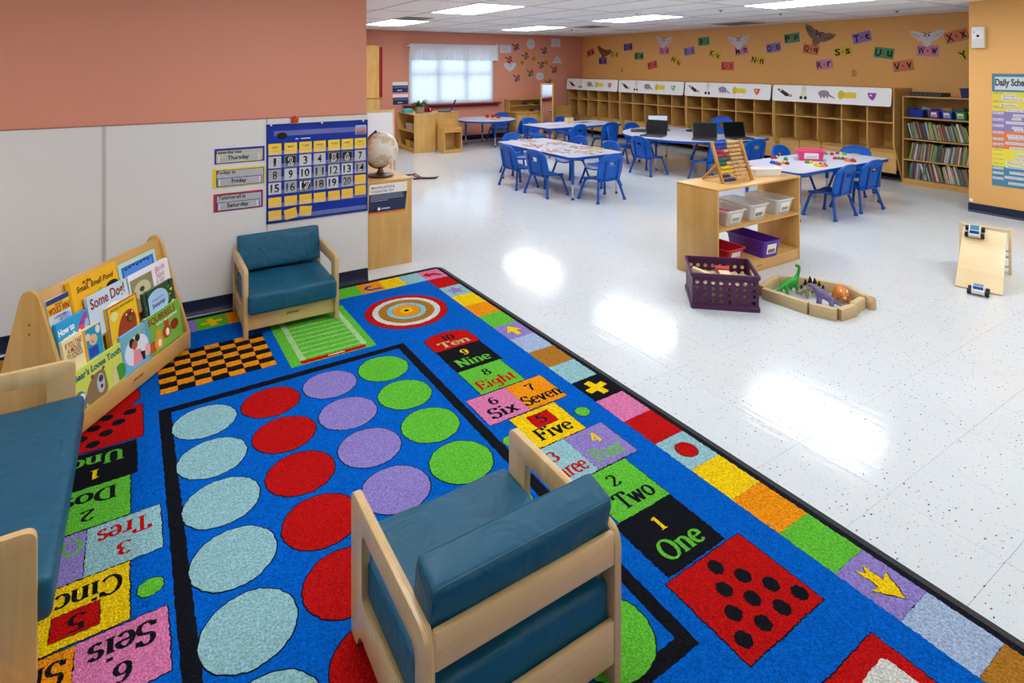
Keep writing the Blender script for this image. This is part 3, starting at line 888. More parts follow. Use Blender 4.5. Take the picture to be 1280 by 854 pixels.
# ------------------------------------------------------------------ plywood armchairs
def armchair(label, loc, rz, W=.545, D=.51, group='plywood armchairs with teal cushions', sofa=False):
    """faces +Y; origin at the floor, middle of the back."""
    t = thing('love_seat' if sofa else 'armchair', label, 'sofa' if sofa else 'armchair', loc, rz, group)
    H = .40; th = .022
    out = round_poly([(0, 0), (.055, 0), (.075, .05), (D - .075, .05), (D - .05, 0), (D, 0), (D, H), (0, H)], [.006, .006, .03, .03, .006, .006, .03, .045])
    hole = round_poly([(.055, .15), (D - .092, .15), (D - .092, H - .066), (.055, H - .066)], [.04, .025, .025, .03])
    for x in (-W / 2, W / 2 - th):
        MB().plate(out, x, x + th, 'x', [hole]).build('side_panel', MAPLEP if W < .6 else MAPLE, t, bevel=.004)
    a = W / 2 - th
    MB().box(-a, a, .0, .018, .312, H - .004).build('back_rail', MAPLEX, t, bevel=.005)
    MB().box(-a, a, .0, .018, .06, .17).build('lower_back_rail', MAPLEX, t, bevel=.005)
    ap = MB().box(-a, a, D - .04, D - .022, .04, .146).build('apron', MAPLEX, t, bevel=.004)
    lg = txt('jonti', .078, .022, INK, ap, (0, D - .0215, .095), 0, 'logo', .02, .3, rot=(R(90), 0, PI))
    MB().box(-a, a, .018, D - .04, .128, .138).build('seat_board', MAPLEX, t)
    # seat cushion with sag, boxed edge and seam piping
    def cushion(x0, x1, y0, y1, z0, z1, r, bulge, seed):
        n, m_ = 22, 18
        bm = bmesh.new()
        bmesh.ops.create_cube(bm, size=1)
        for v in bm.verts:
            v.co = Vector((x0 if v.co.x < 0 else x1, y0 if v.co.y < 0 else y1, z0 if v.co.z < 0 else z1))
        bmesh.ops.bevel(bm, geom=list(bm.edges), offset=r, segments=3, affect='EDGES', profile=.6)
        bmesh.ops.subdivide_edges(bm, edges=[e for e in bm.edges if e.calc_length() > .12], cuts=9, use_grid_fill=True)
        cx, cy, cz = (x0 + x1) / 2, (y0 + y1) / 2, (z0 + z1) / 2
        for v in bm.verts:
            dx = (v.co.x - cx) / (x1 - x0) * 2; dy = (v.co.y - cy) / (y1 - y0) * 2; dz = (v.co.z - cz) / (z1 - z0) * 2
            nz = noise.noise(Vector((v.co.x * 7 + seed, v.co.y * 7, v.co.z * 7))) * .006
            if bulge == 'seat' and dz > .3:
                v.co.z += .010 * (1 - dx * dx) * (1 - dy * dy) + nz
            elif bulge == 'back' and abs(dy) > .3:
                v.co.y += math.copysign(.009 * (1 - dx * dx) * (1 - dz * dz), dy) + nz
            v.co.x += nz * .5
        me = bpy.data.meshes.new('cushion'); bm.to_mesh(me); bm.free()
        me.polygons.foreach_set('use_smooth', [True] * len(me.polygons))
        return me
    s = put('seat_cushion', cushion(-a - .004, a + .004, .022, D + .03, .14, .255, .022, 'seat', loc[0]), TEAL, t)
    pts = rrect(-a + .001, a - .001, .028, D + .024, .03, 4)
    MB().tube([(x, y, .245) for x, y in pts], .0028, 6, True).build('piping', TEAL, s, 60)
    b = put('back_cushion', cushion(-a - .002, a + .002, -.05, .045, -.105, .115, .016, 'back', loc[0] + 3), TEAL, t, (0, .078, .375), (R(12), 0, 0))
    pts = rrect(-a + .002, a - .002, -.1, .112, .02, 4)
    for yy in (-.044, .039):
        MB().tube([(x, yy, z) for x, z in pts], .0028, 6, True).build('piping', TEAL, b, 60)
    return t
armchair('plywood armchair with teal cushions seen from behind in the middle of the rug', (.768, 1.12, .0112), 0)
armchair('plywood armchair with teal cushions against the wall under the calendar', (.768, 4.19, .0112), PI)
armchair('wide plywood love seat with teal cushion cut off by the picture edge', (-.74, 2.436, .0112), -PI / 2, W=1.045, D=.51, sofa=True, group='')

# ------------------------------------------------------------------ book display stand and its picture books
ang = R(55.5)
P0 = (-.242, 3.067)
rack = thing('book_display_stand', 'slanted plywood book display stand full of picture books beside the love seat', 'bookshelf', (P0[0], P0[1], .0112), ang)
L_ = .83
prof = round_poly([(0, 0), (0, .085), (.17, .60), (.235, .60), (.40, 0)], [.004, .02, .045, .045, .01])
prof = [(d, z * 1.055) for d, z in prof]
for s in (0, L_ - .02):
    p = MB().plate(prof, s, s + .02, 'x').build('side_panel', PLYZ, rack, bevel=.005)
    for zz in (.45, .49):
        MB().cyl((s - .001 if s == 0 else s + .021, .2, zz), (s + .004 if s == 0 else s + .016, .2, zz), .005, n=10).build('screw', mat('brass', '#8a6a34', .3, metal=1), p)
MB().box(.02, L_ - .02, 0, .0135, .012, .1).build('front_lip', PLYX, rack, bevel=.004)
txt('jonti', .075, .02, INK, rack, (.394, -.0006, .062), 0, 'logo', .02, .3, rot=(R(90), 0, 0))
MB(Matrix.Translation((0, .124, .36)) @ Matrix.Rotation(R(-11), 4, 'X')).box(.02, L_ - .02, 0, .012, -.33, .268).build('back_board', PLYX, rack, bevel=.003)
TIERS = [(.003, .14, .09), (.012, .16, .25), (.019, .18, .335), (.033, .2, .425)]
for d0, sl, zb in TIERS:
    MB().box(.02, L_ - .02, d0 + sl * zb, .05 + .2 * zb, zb - .012, zb).build('ledge', PLYX, rack, bevel=.002)
MB().box(.02, L_ - .02, .02, .36, .004, .016).build('base_board', PLYX, rack)

def pbook(label, tier, s0, s1, ztop, zbot, colr, pages=.012, soft=False, tilt=0):
    d0, sl, zb = TIERS[tier]
    a = math.atan(sl)
    zbot = max(zbot, zb)
    d = d0 + sl * zbot
    t = tag(bpy.data.objects.new('picture_book', None), label, 'book', 'picture books on the display stand')
    t.empty_display_size = .03
    col.objects.link(t)
    x, y = s0, d
    t.location = (P0[0] + x * math.cos(ang) - y * math.sin(ang), P0[1] + x * math.sin(ang) + y * math.cos(ang), .0112 + zbot)
    t.rotation_euler = (Matrix.Rotation(ang, 3, 'Z') @ Matrix.Rotation(R(90) - a, 3, 'X') @ Matrix.Rotation(tilt, 3, 'Z')).to_euler()
    W, Hh = s1 - s0, (ztop - zbot) / math.cos(a)
    th = pages
    cv = flatc(colr)
    r = .012 if soft else .002
    MB().plate(rrect(0, W, 0, Hh, r, 3), 0, .002, 'z').build('front_cover', cv, t)
    MB().plate(rrect(0, W, 0, Hh, r, 3), -th, -th + .002, 'z').build('back_cover', cv, t)
    MB().box(.002, W - .004, .003, Hh - .003, -th + .002, 0).build('pages', PAPER, t)
    MB().box(-.001, .002, 0, Hh, -th, .002).build('spine', cv, t)
    return t, W, Hh
def art(t, pts, h, lv=1, name='picture'):
    return flat(name, pts, flatc(h), t, .0021 + lv * .00025, .0002)
def bt(t, s, w, hh, x, y, h, bold=.02, rz=0, lv=4, shear=0):
    return txt(s, w, hh, flatc(h), t, (x, y, .0021 + lv * .00025 + .0003), rz, 'title', bold, shear)
Q = rq
# tier 4 (top)
t, W, Hh = pbook('picture book with blue banner and orange lettering WHO WOULD WIN', 3, .022, .14, .579, .43, '#c9d3e2')
art(t, Q(0, W, Hh * .86, Hh), '#2b3f7a'); art(t, Q(0, W, Hh * .55, Hh * .86), '#f0b92b')
bt(t, 'WHO', W * .35, .012, W * .5, Hh * .8, '#3a1c10'); bt(t, 'WOULD WIN?', W * .95, .03, W * .5, Hh * .66, '#a83416', .04)
bt(t, 'LOBSTER', W * .55, .01, W * .5, Hh * .46, '#252a3c'); bt(t, 'VS.', W * .15, .01, W * .5, Hh * .36, '#252a3c'); bt(t, 'CRAB', W * .4, .012, W * .5, Hh * .26, '#252a3c')
art(t, ring(W * .75, Hh * .4, W * .2, Hh * .09, 16), '#8fb0dd', 1)
t, W, Hh = pbook('yellow picture book titled In the Small, Small Pond with a green frog shape', 3, .143, .445, .612, .40, '#f2b51b')
art(t, Q(0, .012, 0, Hh), '#d89a10'); bt(t, 'in the', .05, .018, W * .36, Hh * .87, '#2b1d10'); bt(t, 'Small, Small Pond', W * .76, .032, W * .52, Hh * .73, '#2b1d10', .012, 0, 4, .2)
art(t, [(W * .12, 0), (W * .3, Hh * .25), (W * .6, Hh * .58), (W * .63, Hh * .53), (W * .42, Hh * .2), (W * .3, 0)], '#7cc531'); art(t, ring(W * .85, Hh * .5, W * .13, Hh * .1, 20), '#20251a', 1); art(t, ring(W * .45, Hh * .2, W * .2, Hh * .2, 20), '#e0d638', 1)
t, W, Hh = pbook('pale green framed picture book with dark blue cover behind the bird book', 3, .452, .735, .584, .40, '#b9dcc8')
art(t, Q(W * .07, W * .93, Hh * .04, Hh * .88), '#2f66c4'); art(t, Q(W * .12, W * .88, Hh * .1, Hh * .8), '#4f8ae0', 2)
for k in range(7): art(t, ring(W * (.18 + .1 * k), Hh * (.78 + .02 * (k % 3)), W * .04, Hh * .03, 8), '#1c2a5c', 3)
# tier 3
t, W, Hh = pbook('turquoise picture book whose title begins How to catch, with a mermaid tail', 2, .022, .196, .482, .30, '#2b9fd4')
bt(t, 'How to', W * .5, .03, W * .28, Hh * .72, '#eef6fb', .04, .05); bt(t, 'catch a', W * .6, .03, W * .42, Hh * .48, '#eef6fb', .04, .05)
art(t, round_poly([(W * .55, Hh * .4), (W * .72, Hh * .75), (W * .95, Hh * .98), (W * .98, Hh * .8), (W * .8, Hh * .55)], .01), '#b23a8e'); art(t, ring(W * .72, Hh * .52, W * .12, Hh * .1, 14), '#e0485c', 2); art(t, ring(W * .88, Hh * .6, W * .12, Hh * .16, 14), '#9fb6ec', 1); art(t, ring(W * .9, Hh * .42, W * .09, Hh * .08, 14), '#f3d37a', 2)
t, W, Hh = pbook('white picture book titled Some Dog! with brown letters and a white dog', 2, .202, .46, .524, .30, '#c9d8e6')
bt(t, 'Some Dog!', W * .86, .065, W * .49, Hh * .77, '#8a3d1c', .02, .02)
art(t, round_poly([(W * .3, 0), (W * .33, Hh * .35), (W * .45, Hh * .58), (W * .7, Hh * .6), (W * .85, Hh * .35), (W * .85, 0)], .03), '#f3f1ee'); art(t, ring(W * .42, Hh * .33, W * .07, Hh * .14, 14), '#1a1a1c', 2); art(t, ring(W * .64, Hh * .42, W * .025, Hh * .03, 10), '#1a1a1c', 2); art(t, ring(W * .78, Hh * .3, W * .06, Hh * .06, 12), '#1a1a1c', 2)
t, W, Hh = pbook('white rounded picture book with a birds nest and red handwritten title', 2, .474, .79, .522, .30, '#eceaf0', soft=True)
art(t, Q(.008, W * .55, 0, Hh * .86), '#8f8a5e'); art(t, ring(W * .28, Hh * .5, W * .2, Hh * .24, 18), '#c9c19a', 2); art(t, ring(W * .27, Hh * .52, W * .06, Hh * .07, 12), '#3c463a', 3); art(t, ring(W * .3, Hh * .38, W * .03, Hh * .05, 12), '#6d86a5', 3)
bt(t, 'Birds', W * .26, .03, W * .76, Hh * .82, '#b0606a', .0, .1, shear=.3); bt(t, 'Nest', W * .22, .03, W * .75, Hh * .64, '#b0606a', .0, .1, shear=.3); bt(t, '& Eggs', W * .22, .026, W * .74, Hh * .48, '#b0606a', .0, .1, shear=.3)
# tier 2
t, W, Hh = pbook('cream and teal picture book titled If You Take a Mouse to School', 1, .022, .24, .408, .2, '#f1e3a6', soft=True)
art(t, Q(W * .55, W * .99, 0, Hh * .96), '#1f97b5'); art(t, Q(W * .5, W * .57, 0, Hh * .98), '#e59a2c', 2)
for k, (s, w_) in enumerate((('IF YOU TAKE', .42), ('A MOUSE', .34), ('TO SCHOOL', .4))): bt(t, s, W * w_, .024, W * .26, Hh * (.83 - k * .16), '#9c3d22', .01)
art(t, ring(W * .62, Hh * .74, W * .07, Hh * .1, 14), '#e7c8b4', 3); art(t, ring(W * .9, Hh * .82, W * .06, Hh * .12, 14), '#e7d8c8', 3); art(t, ring(W * .75, Hh * .6, W * .11, Hh * .15, 18), '#dcb28e', 3); art(t, ring(W * .73, Hh * .55, W * .02, Hh * .025, 8), '#222222', 4); art(t, Q(W * .6, W * .85, Hh * .15, Hh * .42), '#2748b0', 3)
t, W, Hh = pbook('yellow picture book with a big red brown furry animal and purple spine', 1, .285, .492, .44, .2, '#f0c21e', pages=.02)
art(t, Q(0, W, Hh * .965, Hh), '#c5502a'); art(t, Q(W * .965, W, 0, Hh), '#c5502a'); art(t, Q(-.0, .006, 0, Hh), '#7a3a8c', 2)
bt(t, 'MORE LIKE FRIEND', W * .78, .013, W * .5, Hh * .88, '#6a5a20', 0)
art(t, round_poly([(W * .2, 0), (W * .25, Hh * .35), (W * .45, Hh * .68), (W * .75, Hh * .72), (W * .9, Hh * .5), (W * .85, 0)], .04), '#a2401c', 2); art(t, ring(W * .68, Hh * .5, W * .13, Hh * .14, 16), '#7d2c12', 3); art(t, ring(W * .7, Hh * .46, W * .06, Hh * .06, 12), '#5d7a2c', 4)
for q in (.58, .78): art(t, ring(W * q, Hh * .6, W * .025, Hh * .025, 10), '#f6f0e4', 4)
art(t, ring(W * .2, Hh * .72, W * .12, Hh * .12, 18), '#e7e08a', 3)
t, W, Hh = pbook('blue picture book framed by dark trees with the word Swamp', 1, .535, .782, .412, .2, '#33503a', soft=True)
art(t, ring(W * .42, Hh * .5, W * .36, Hh * .42, 24), '#a9cdec', 1); bt(t, 'Deep in the', W * .36, .016, W * .44, Hh * .62, '#3f6f9c', 0, .05); bt(t, 'Swamp', W * .42, .032, W * .44, Hh * .44, '#24476e', .02, .05)
for q in (.1, .86): art(t, Q(W * (q - .03), W * (q + .03), 0, Hh), '#1d231c', 2)
for k in range(6): art(t, ring(W * (.84 + .05 * math.sin(k * 2)), Hh * (.15 + .13 * k), W * .05, Hh * .05, 10), ('#7da83a', '#e2c52c', '#4c7a30')[k % 3], 3)
# tier 1 (front)
t, W, Hh = pbook('lime green picture book titled Bears Loose Tooth with a brown bear', 0, .024, .33, .268, .098, '#cfdc58')
bt(t, "Bear's Loose Tooth", W * .92, .032, W * .5, Hh * .83, '#176a72', .03)
art(t, round_poly([(W * .2, 0), (W * .22, Hh * .35), (W * .38, Hh * .66), (W * .6, Hh * .66), (W * .64, 0)], .03), '#8d7350', 2); art(t, ring(W * .5, Hh * .33, W * .075, Hh * .25, 18), '#b9bcc4', 3); art(t, ring(W * .51, Hh * .44, W * .045, Hh * .09, 14), '#3b4458', 4); art(t, ring(W * .51, Hh * .24, W * .025, Hh * .05, 12), '#2a2024', 4)
art(t, ring(W * .1, Hh * .2, W * .12, Hh * .28, 18), '#6f7480', 3); art(t, ring(W * .13, Hh * .3, W * .07, Hh * .1, 14), '#e8ebef', 4); art(t, ring(W * .9, Hh * .25, W * .12, Hh * .22, 16), '#3f9a3a', 2); art(t, round_poly([(W * .72, 0), (W * .74, Hh * .4), (W * .8, Hh * .62), (W * .84, Hh * .3), (W * .86, 0)], .02), '#d8cf8c', 3)
art(t, ring(W * .36, Hh * .62, W * .03, Hh * .05, 10), '#6f5638', 3); art(t, ring(W * .58, Hh * .66, W * .03, Hh * .05, 10), '#6f5638', 3)
t, W, Hh = pbook('sky blue picture book with a child in a pink dress between two other books', 0, .322, .525, .288, .098, '#6fb6e0')
bt(t, 'Just Like My Mama', W * .86, .028, W * .52, Hh * .85, '#a9cf5c', .01)
art(t, ring(W * .5, Hh * .45, W * .42, Hh * .36, 20), '#dfe6ef', 1); art(t, ring(W * .36, Hh * .68, W * .1, Hh * .12, 14), '#2a1a16', 3); art(t, ring(W * .56, Hh * .74, W * .09, Hh * .1, 14), '#2a1a16', 3); art(t, ring(W * .44, Hh * .6, W * .1, Hh * .11, 16), '#a5663c', 4); art(t, [(W * .4, Hh * .5), (W * .62, Hh * .42), (W * .72, Hh * .12), (W * .3, Hh * .08)], '#e8909c', 3); art(t, [(W * .6, Hh * .35), (W * .76, Hh * .3), (W * .74, Hh * .1), (W * .66, Hh * .1)], '#23222c', 4); art(t, ring(W * .86, Hh * .28, W * .1, Hh * .16, 14), '#e7b9b0', 2)
t, W, Hh = pbook('green picture book titled Squirrels with two orange squirrels', 0, .5, .785, .296, .1, '#76b843', pages=.016, soft=True)
bt(t, 'SQUIRRELS', W * .78, .042, W * .46, Hh * .83, '#8a4a1c', .03); bt(t, 'who squabbled', W * .6, .02, W * .58, Hh * .69, '#f3f1e2', .02)
for cx, cy, h in ((.32, .22, '#e59a2c'), (.56, .36, '#b6451c')):
    art(t, ring(W * (cx - .02), Hh * cy, W * .12, Hh * .17, 18), h, 2); art(t, ring(W * cx, Hh * (cy + .2), W * .07, Hh * .1, 14), h, 3); art(t, ring(W * cx, Hh * (cy - .02), W * .05, Hh * .1, 14), '#f3ece0', 4)
    for e in (-.05, .04): art(t, [(W * (cx + e - .02), Hh * (cy + .26)), (W * (cx + e + .02), Hh * (cy + .26)), (W * (cx + e), Hh * (cy + .42))], h, 2)
art(t, ring(W * .14, Hh * .2, W * .11, Hh * .15, 16), '#c05a20', 1); art(t, ring(W * .78, Hh * .42, W * .12, Hh * .14, 16), '#8c2f14', 1)
# ------------------------------------------------------------------ calendar pocket chart on the near wall
YW = WY_ - .001
def wally(x, z, y=YW): return (x, y, z)
CAL = mat('calendar_cloth', '#14339c', .55, .3, bump=(25, .12, .01), var=(6, .08))
cal = thing('calendar_chart', 'blue fabric calendar pocket chart with number cards on the white wall', 'calendar', (.71, YW, .52), WALLY)
CW, CH = .705, .678
n = 14
g = [[(CW * i / n, CH * j / n, .003 + .0025 * math.sin(i * 1.3) * (j / n) ** 2) for j in range(n + 1)] for i in range(n + 1)]
MB().shell(g, .002).build('cloth', CAL, cal, 60)
for a, b, c, d in ((0, CW, 0, .012), (0, CW, CH - .012, CH), (0, .01, 0, CH), (CW - .01, CW, 0, CH)):
    MB().box(a, b, c, d, .0045, .0065).build('hem', mat('calendar_hem', '#0f2a84', .5), cal)
CLEAR = mat('clear_vinyl', '#e8ecff', .15, .5, alpha=.1)
for k in range(6):
    zz = .465 - .0895 * k
    MB().box(.012, CW - .012, zz, zz + .03, .0095, .0102).build('clear_pocket', CLEAR, cal)
MB().box(.05, CW - .012, .595, .63, .0068, .0074).build('clear_pocket', CLEAR, cal)
for x in (.03, .37, .67):
    MB().lathe([(.007, 0), (.007, .006), (.004, .012)], (x, CH - .006, .006), 10).build('pin', WHITE, cal)
flat('dark_mark', ring(.1, .597, .034, .022, 20), BLACK, cal, .0068, .001)
MB().box(.19, .29, .566, .572, .0068, .0072).build('printed_line', PAPER, cal)
MB().box(.21, .225, .565, .574, .0073, .0076).build('printed_line', CAL, cal)
xs = [.013, .116, .215, .313, .414, .51, .607]
def card(label, x, z, w_, h_, m, cat='card', group='calendar cards', rz=0, zz=.0072):
    t = thing('calendar_card', label, cat, (.71 + x + w_ / 2, YW - zz, .52 + z + h_ / 2), (R(90), rz, 0), group)
    MB().box(-w_ / 2, w_ / 2, -h_ / 2, h_, 0, .0012).build('sheet', m, t) if False else MB().plate(rrect(-w_ / 2, w_ / 2, -h_ / 2, h_ / 2, .003, 2), 0, .0012, 'z').build('sheet', m, t)
    return t
for i, d in enumerate(('SUN', 'MON', 'TUES', 'WEDS', 'THURS', 'FRI', 'SAT')):
    t = card('yellow %s weekday heading card in the calendar chart' % d, xs[i], .468, .084, .077, YELL, group='weekday cards')
    txt(d, .05 if len(d) > 3 else .036, .014, flatc('#2c4aa0'), t, (0, .012, .0014), 0, 'lettering', .02)
    txt({'SUN': 'domingo', 'MON': 'lunes', 'TUES': 'martes', 'WEDS': 'miercoles', 'THURS': 'jueves', 'FRI': 'viernes', 'SAT': 'sabado'}[d], .045, .009, flatc('#c8642c'), t, (0, -.014, .0014), 0, 'lettering')
NUMW = 'one two three four five six seven eight nine ten eleven twelve thirteen fourteen fifteen sixteen seventeen eighteen nineteen twenty'.split()
GREYC = [flatc('#bfc1c3'), flatc('#a3a4a5'), flatc('#c9cbcc'), flatc('#77767a')]
shade = [0, 3, 2, 0, 3, 3, 0, 1, 2, 2, 1, 0, 2, 1, 2, 1, 3, 1, 2, 1]
for k in range(20):
    r_, c_ = divmod(k, 7)
    t = card('grey card with the number %s in the calendar chart' % NUMW[k], xs[c_] + (0 if k not in (18,) else -.01), .377 - r_ * .0895, .082, .08, GREYC[shade[k]], group='number cards')
    s = str(k + 1)
    if shade[k] == 3:
        flat('dark_patch', rrect(-.034, .034, -.033, .033, .01, 3), BLACK, t, .0013, .0002)
        txt(s, .036 * len(s), .058, PAPER, t, (0, 0, .0017), 0, 'numeral_edge', .06)
        txt(s, .027 * len(s), .046, INK, t, (0, 0, .002), 0, 'numeral', .01)
    else:
        txt(s, .028 * len(s) * (.6 if s == '1' else 1), .056, INK, t, (0, 0, .0016), 0, 'numeral', .03 if shade[k] == 2 or s in ('1', '4', '7', '9', '15') else .015)
rowy = [(6, 2, 0, 0), (0, 3, 0, 0), (1, 3, 0, 0), (2, 3, 0, 0), (3, 3, 0, 0), (4, 3, 0, 0), (5, 3, .004, 0), (6, 3, .018, 0), (0, 4, 0, 0), (1, 4, 0, -.18), (2, 4, .006, .1)]
for k, (c_, r_, up, rz) in enumerate(rowy):
    t = card('blank yellow card %s of the calendar chart' % ('at the right end of the third number row', 'at the left end of the fourth row', 'second from the left in the fourth row', 'third from the left in the fourth row', 'in the middle of the fourth row', 'fifth in the fourth row', 'sixth in the fourth row', 'at the right end of the fourth row', 'at the left end of the bottom row', 'tilted in the bottom row', 'last of the three in the bottom row')[k], xs[c_], .377 - r_ * .0895 + up + (.008 if r_ == 2 else 0), .083, .068, mat('plain_yellow', '#f0c23a', .55, var=(40, .05)), group='blank yellow cards', rz=rz, zz=.0072 if k != 9 else .0085)
    MB().tube([(-.034, -.02, .0014), (.034, -.02, .0014)], .0004, 4).build('fold_line', flatc('#d8a92c'), t)
t = card('small picture card of a garden at the top corner of the calendar', .613, .573, .08, .066, PAPER, 'picture')
for k, h in enumerate(('#8fb4d8', '#c98a9a', '#b5835c', '#7d6aa8')):
    flat('picture_band', rq(-.038, .038, .03 - .0155 * (k + 1), .03 - .0155 * k), flatc(h), t, .0013, .0003)
t = thing('apple_clip', 'small red plastic apple clip above the calendar', 'clip', (.893, YW - .012, 1.215))
MB().lathe([(.008, -.012), (.022, -.01), (.028, .008), (.024, .024), (.01, .03), (.003, .024)], n=18).build('apple', mat('apple_red', '#d23b1c', .3), t, 60)
MB().tube([(0, 0, .025), (.004, 0, .038)], .002, 6).build('stem', BLACK, t)
MB().box(-.03, .03, -.002, .011, -.02, -.012).build('clip_bar', mat('clear_plastic', '#c8ccd2', .2, alpha=.6), t)
# day strips
DAYS = [('Yesterday was', 'Thursday', .395, .955, .304, .1, '#2b3a8c', '#e4d23c', 'navy bordered day strip reading Yesterday was Thursday'), ('Today is', 'Friday', .383, .80, .32, .122, '#e6d01e', '#2b3a9c', 'yellow bordered day strip reading Today is Friday'), ('Tomorrow will be', 'Saturday', .389, .642, .3, .118, '#b03a3a', '#2b3a9c', 'red bordered day strip reading Tomorrow will be Saturday')]
for a, b, x, z, w_, h_, c1_, c2_, lab in DAYS:
    t = thing('day_strip', lab, 'sign', (x, YW, z), WALLY, 'day strips on the white wall')
    MB().plate(rrect(0, w_, 0, h_, .003, 2), 0, .003, 'z').build('border_card', flatc(c1_), t)
    o_ = .012 if 'Today' in a else .008
    i0 = .022 if 'Today' in a else (.016 if 'Tom' in a else .006)
    flat('inner_frame', rq(i0, w_ - .008, .006, h_ - .01), flatc('#28357c') if 'Yes' not in a else flatc(c1_), t, .003, .0006)
    flat('paper', rq(i0 + .004, w_ - .012, .01, h_ - .014), mat('strip_grey', '#b4b6b8', .5, var=(12, .12)), t, .0036, .0006)
    txt(a, .115 if len(a) < 10 else .16, .027, INK, t, (i0 + .075 + (.02 if len(a) > 14 else (-.02 if len(a) < 10 else 0)), h_ - .028, .0047), 0, 'lettering', .025)
    s = thing('name_slip', 'slip reading %s tucked into the %s strip' % (b, a.split()[0]), 'card', (x + i0 + .004, YW - .0046, z + .006), WALLY, 'day name slips')
    sw = w_ - i0 - .024
    MB().plate(rrect(0, sw, 0, .055, .003, 2), 0, .001, 'z').build('border_card', flatc(c2_), s)
    flat('paper', rq(.004, sw - .004, .004, .051), mat('strip_grey', '#b4b6b8'), s, .001, .0005)
    flat('slip_edge', rq(.012, .02, .008, .047), flatc('#d8d8d8'), s, .0015, .0004)
    flat('slip_edge', rq(sw - .02, sw - .012, .008, .047), flatc('#d8d8d8'), s, .0015, .0004)
    txt(b, .13 if len(b) > 6 else .09, .035, INK, s, (sw * .48, .028, .002), 0, 'lettering', .03)

# ------------------------------------------------------------------ cabinet, globe and sign past the wall corner
cb = thing('storage_cabinet', 'honey plywood cabinet side standing past the wall corner under the globe', 'cabinet', (1.43, 4.45, 0))
cw, cd, chh = .42, .84, .69
MB().box(0, cw, 0, .018, .0, chh - .018).build('side_panel', PLYZ, cb, bevel=.003)
MB().box(0, cw, cd - .018, cd, .0, chh - .018).build('side_panel', PLYZ, cb, bevel=.003)
MB().box(-.0, cw + .003, -.003, cd + .003, chh - .018, chh).build('top', PLYY, cb, bevel=.004)
MB().box(0, .012, .018, cd - .018, .02, chh - .018).build('back_panel', PLYY, cb)
for zz in (.06, .36):
    MB().box(.012, cw - .005, .018, cd - .018, zz, zz + .016).build('shelf', PLYY, cb)
MB().box(cw - .03, cw - .015, .018, cd - .018, 0, .06).build('kickboard', PLYY, cb)
sg = thing('toy_sign', 'white and navy sign about manipulative and cognitive toys on the cabinet side', 'sign', (1.488, 4.4495, .432), WALLY)
SW, SH = .322, .232
MB().plate(rq(0, SW - .02, 0, .014), 0, .001, 'z').build('orange_strip', flatc('#d8762c'), sg)
MB().plate([(0, .014), (SW - .018, .014), (SW - .004, .156), (.006, .156)], 0, .0015, 'z').build('navy_panel', flatc('#2b3554'), sg)
MB().plate([(.006, .156), (SW - .004, .156), (SW, SH), (.01, SH)], 0, .0015, 'z').build('white_panel', PAPER, sg)
txt('MANIPULATIVE &', .19, .02, flatc('#3c4458'), sg, (.118, .206, .0018), 0, 'lettering', .01)
txt('COGNITIVE TOY', .185, .02, flatc('#3c4458'), sg, (.115, .176, .0018), 0, 'lettering', .01)
for k, wl_ in enumerate((.26, .27, .27, .14)):
    MB().box(.018, .018 + wl_, .142 - k * .014, .148 - k * .014, .0015, .0019).build('print_line', flatc('#8d94a8'), sg)
flat('logo_disc', ring(.085, .038, .012, n=16), PAPER, sg, .0015, .0004)
MB().box(.105, .175, .032, .044, .0015, .0019).build('logo_bar', flatc('#aeb8cf'), sg)
flat('dark_disc', ring(.055, .035, .012, n=16), flatc('#11162a'), sg, .0015, .0004)
# globe
gl = thing('globe', 'cream antique globe with brown meridian ring on the plywood cabinet', 'globe', (1.652, 4.64, .69))
BRZ = mat('dark_bronze', '#4a3626', .35, metal=.4)
MB().lathe([(.105, 0), (.108, .008), (.1, .018), (.06, .024), (.03, .034), (.022, .05), (.012, .075)], n=28).build('base', BRZ, gl, 40)
def globe_mat():
    m = mat('globe_paper', '#dcd3c0', .35, .4, coat=.3)
    nt = m.node_tree; b = nt.nodes['Principled BSDF']
    tc = nt.nodes.new('ShaderNodeTexCoord'); nz = nt.nodes.new('ShaderNodeTexNoise'); nz.inputs['Scale'].default_value = 11; nz.inputs['Detail'].default_value = 6
    nt.links.new(tc.outputs['Object'], nz.inputs[0])
    cr = nt.nodes.new('ShaderNodeValToRGB')
    e = cr.color_ramp.elements
    e[0].position = .40; e[0].color = lin('#d9d2c4'); e[1].position = .56; e[1].color = lin('#d6c6a4')
    for p, h in ((.535, '#d9d2c4'), (.545, '#8a7c66'), (.5, '#dbd5c8'), (.62, '#c4a47c'), (.7, '#b5a890')):
        q = e.new(p); q.color = lin(h)
    nt.links.new(nz.outputs[0], cr.inputs[0]); nt.links.new(cr.outputs[0], b.inputs['Base Color'])
    return m
MB().ball((0, 0, .222), .146, 40, 24).build('sphere', globe_mat(), gl, 80)
tilt = Matrix.Translation((0, 0, .222)) @ Matrix.Rotation(R(18), 4, 'Z') @ Matrix.Rotation(R(-14), 4, 'Y')
mr_ = [tilt @ Vector((-.155 * math.cos(R(a)), 0, .155 * math.sin(R(a)))) for a in range(-98, 92, 8)]
MB().tube(mr_, .006, 8).build('meridian_ring', BRZ, gl, 60)
MB().ball(tuple(mr_[-1]), .012, 10, 8).build('pole_cap', BRZ, gl, 60)

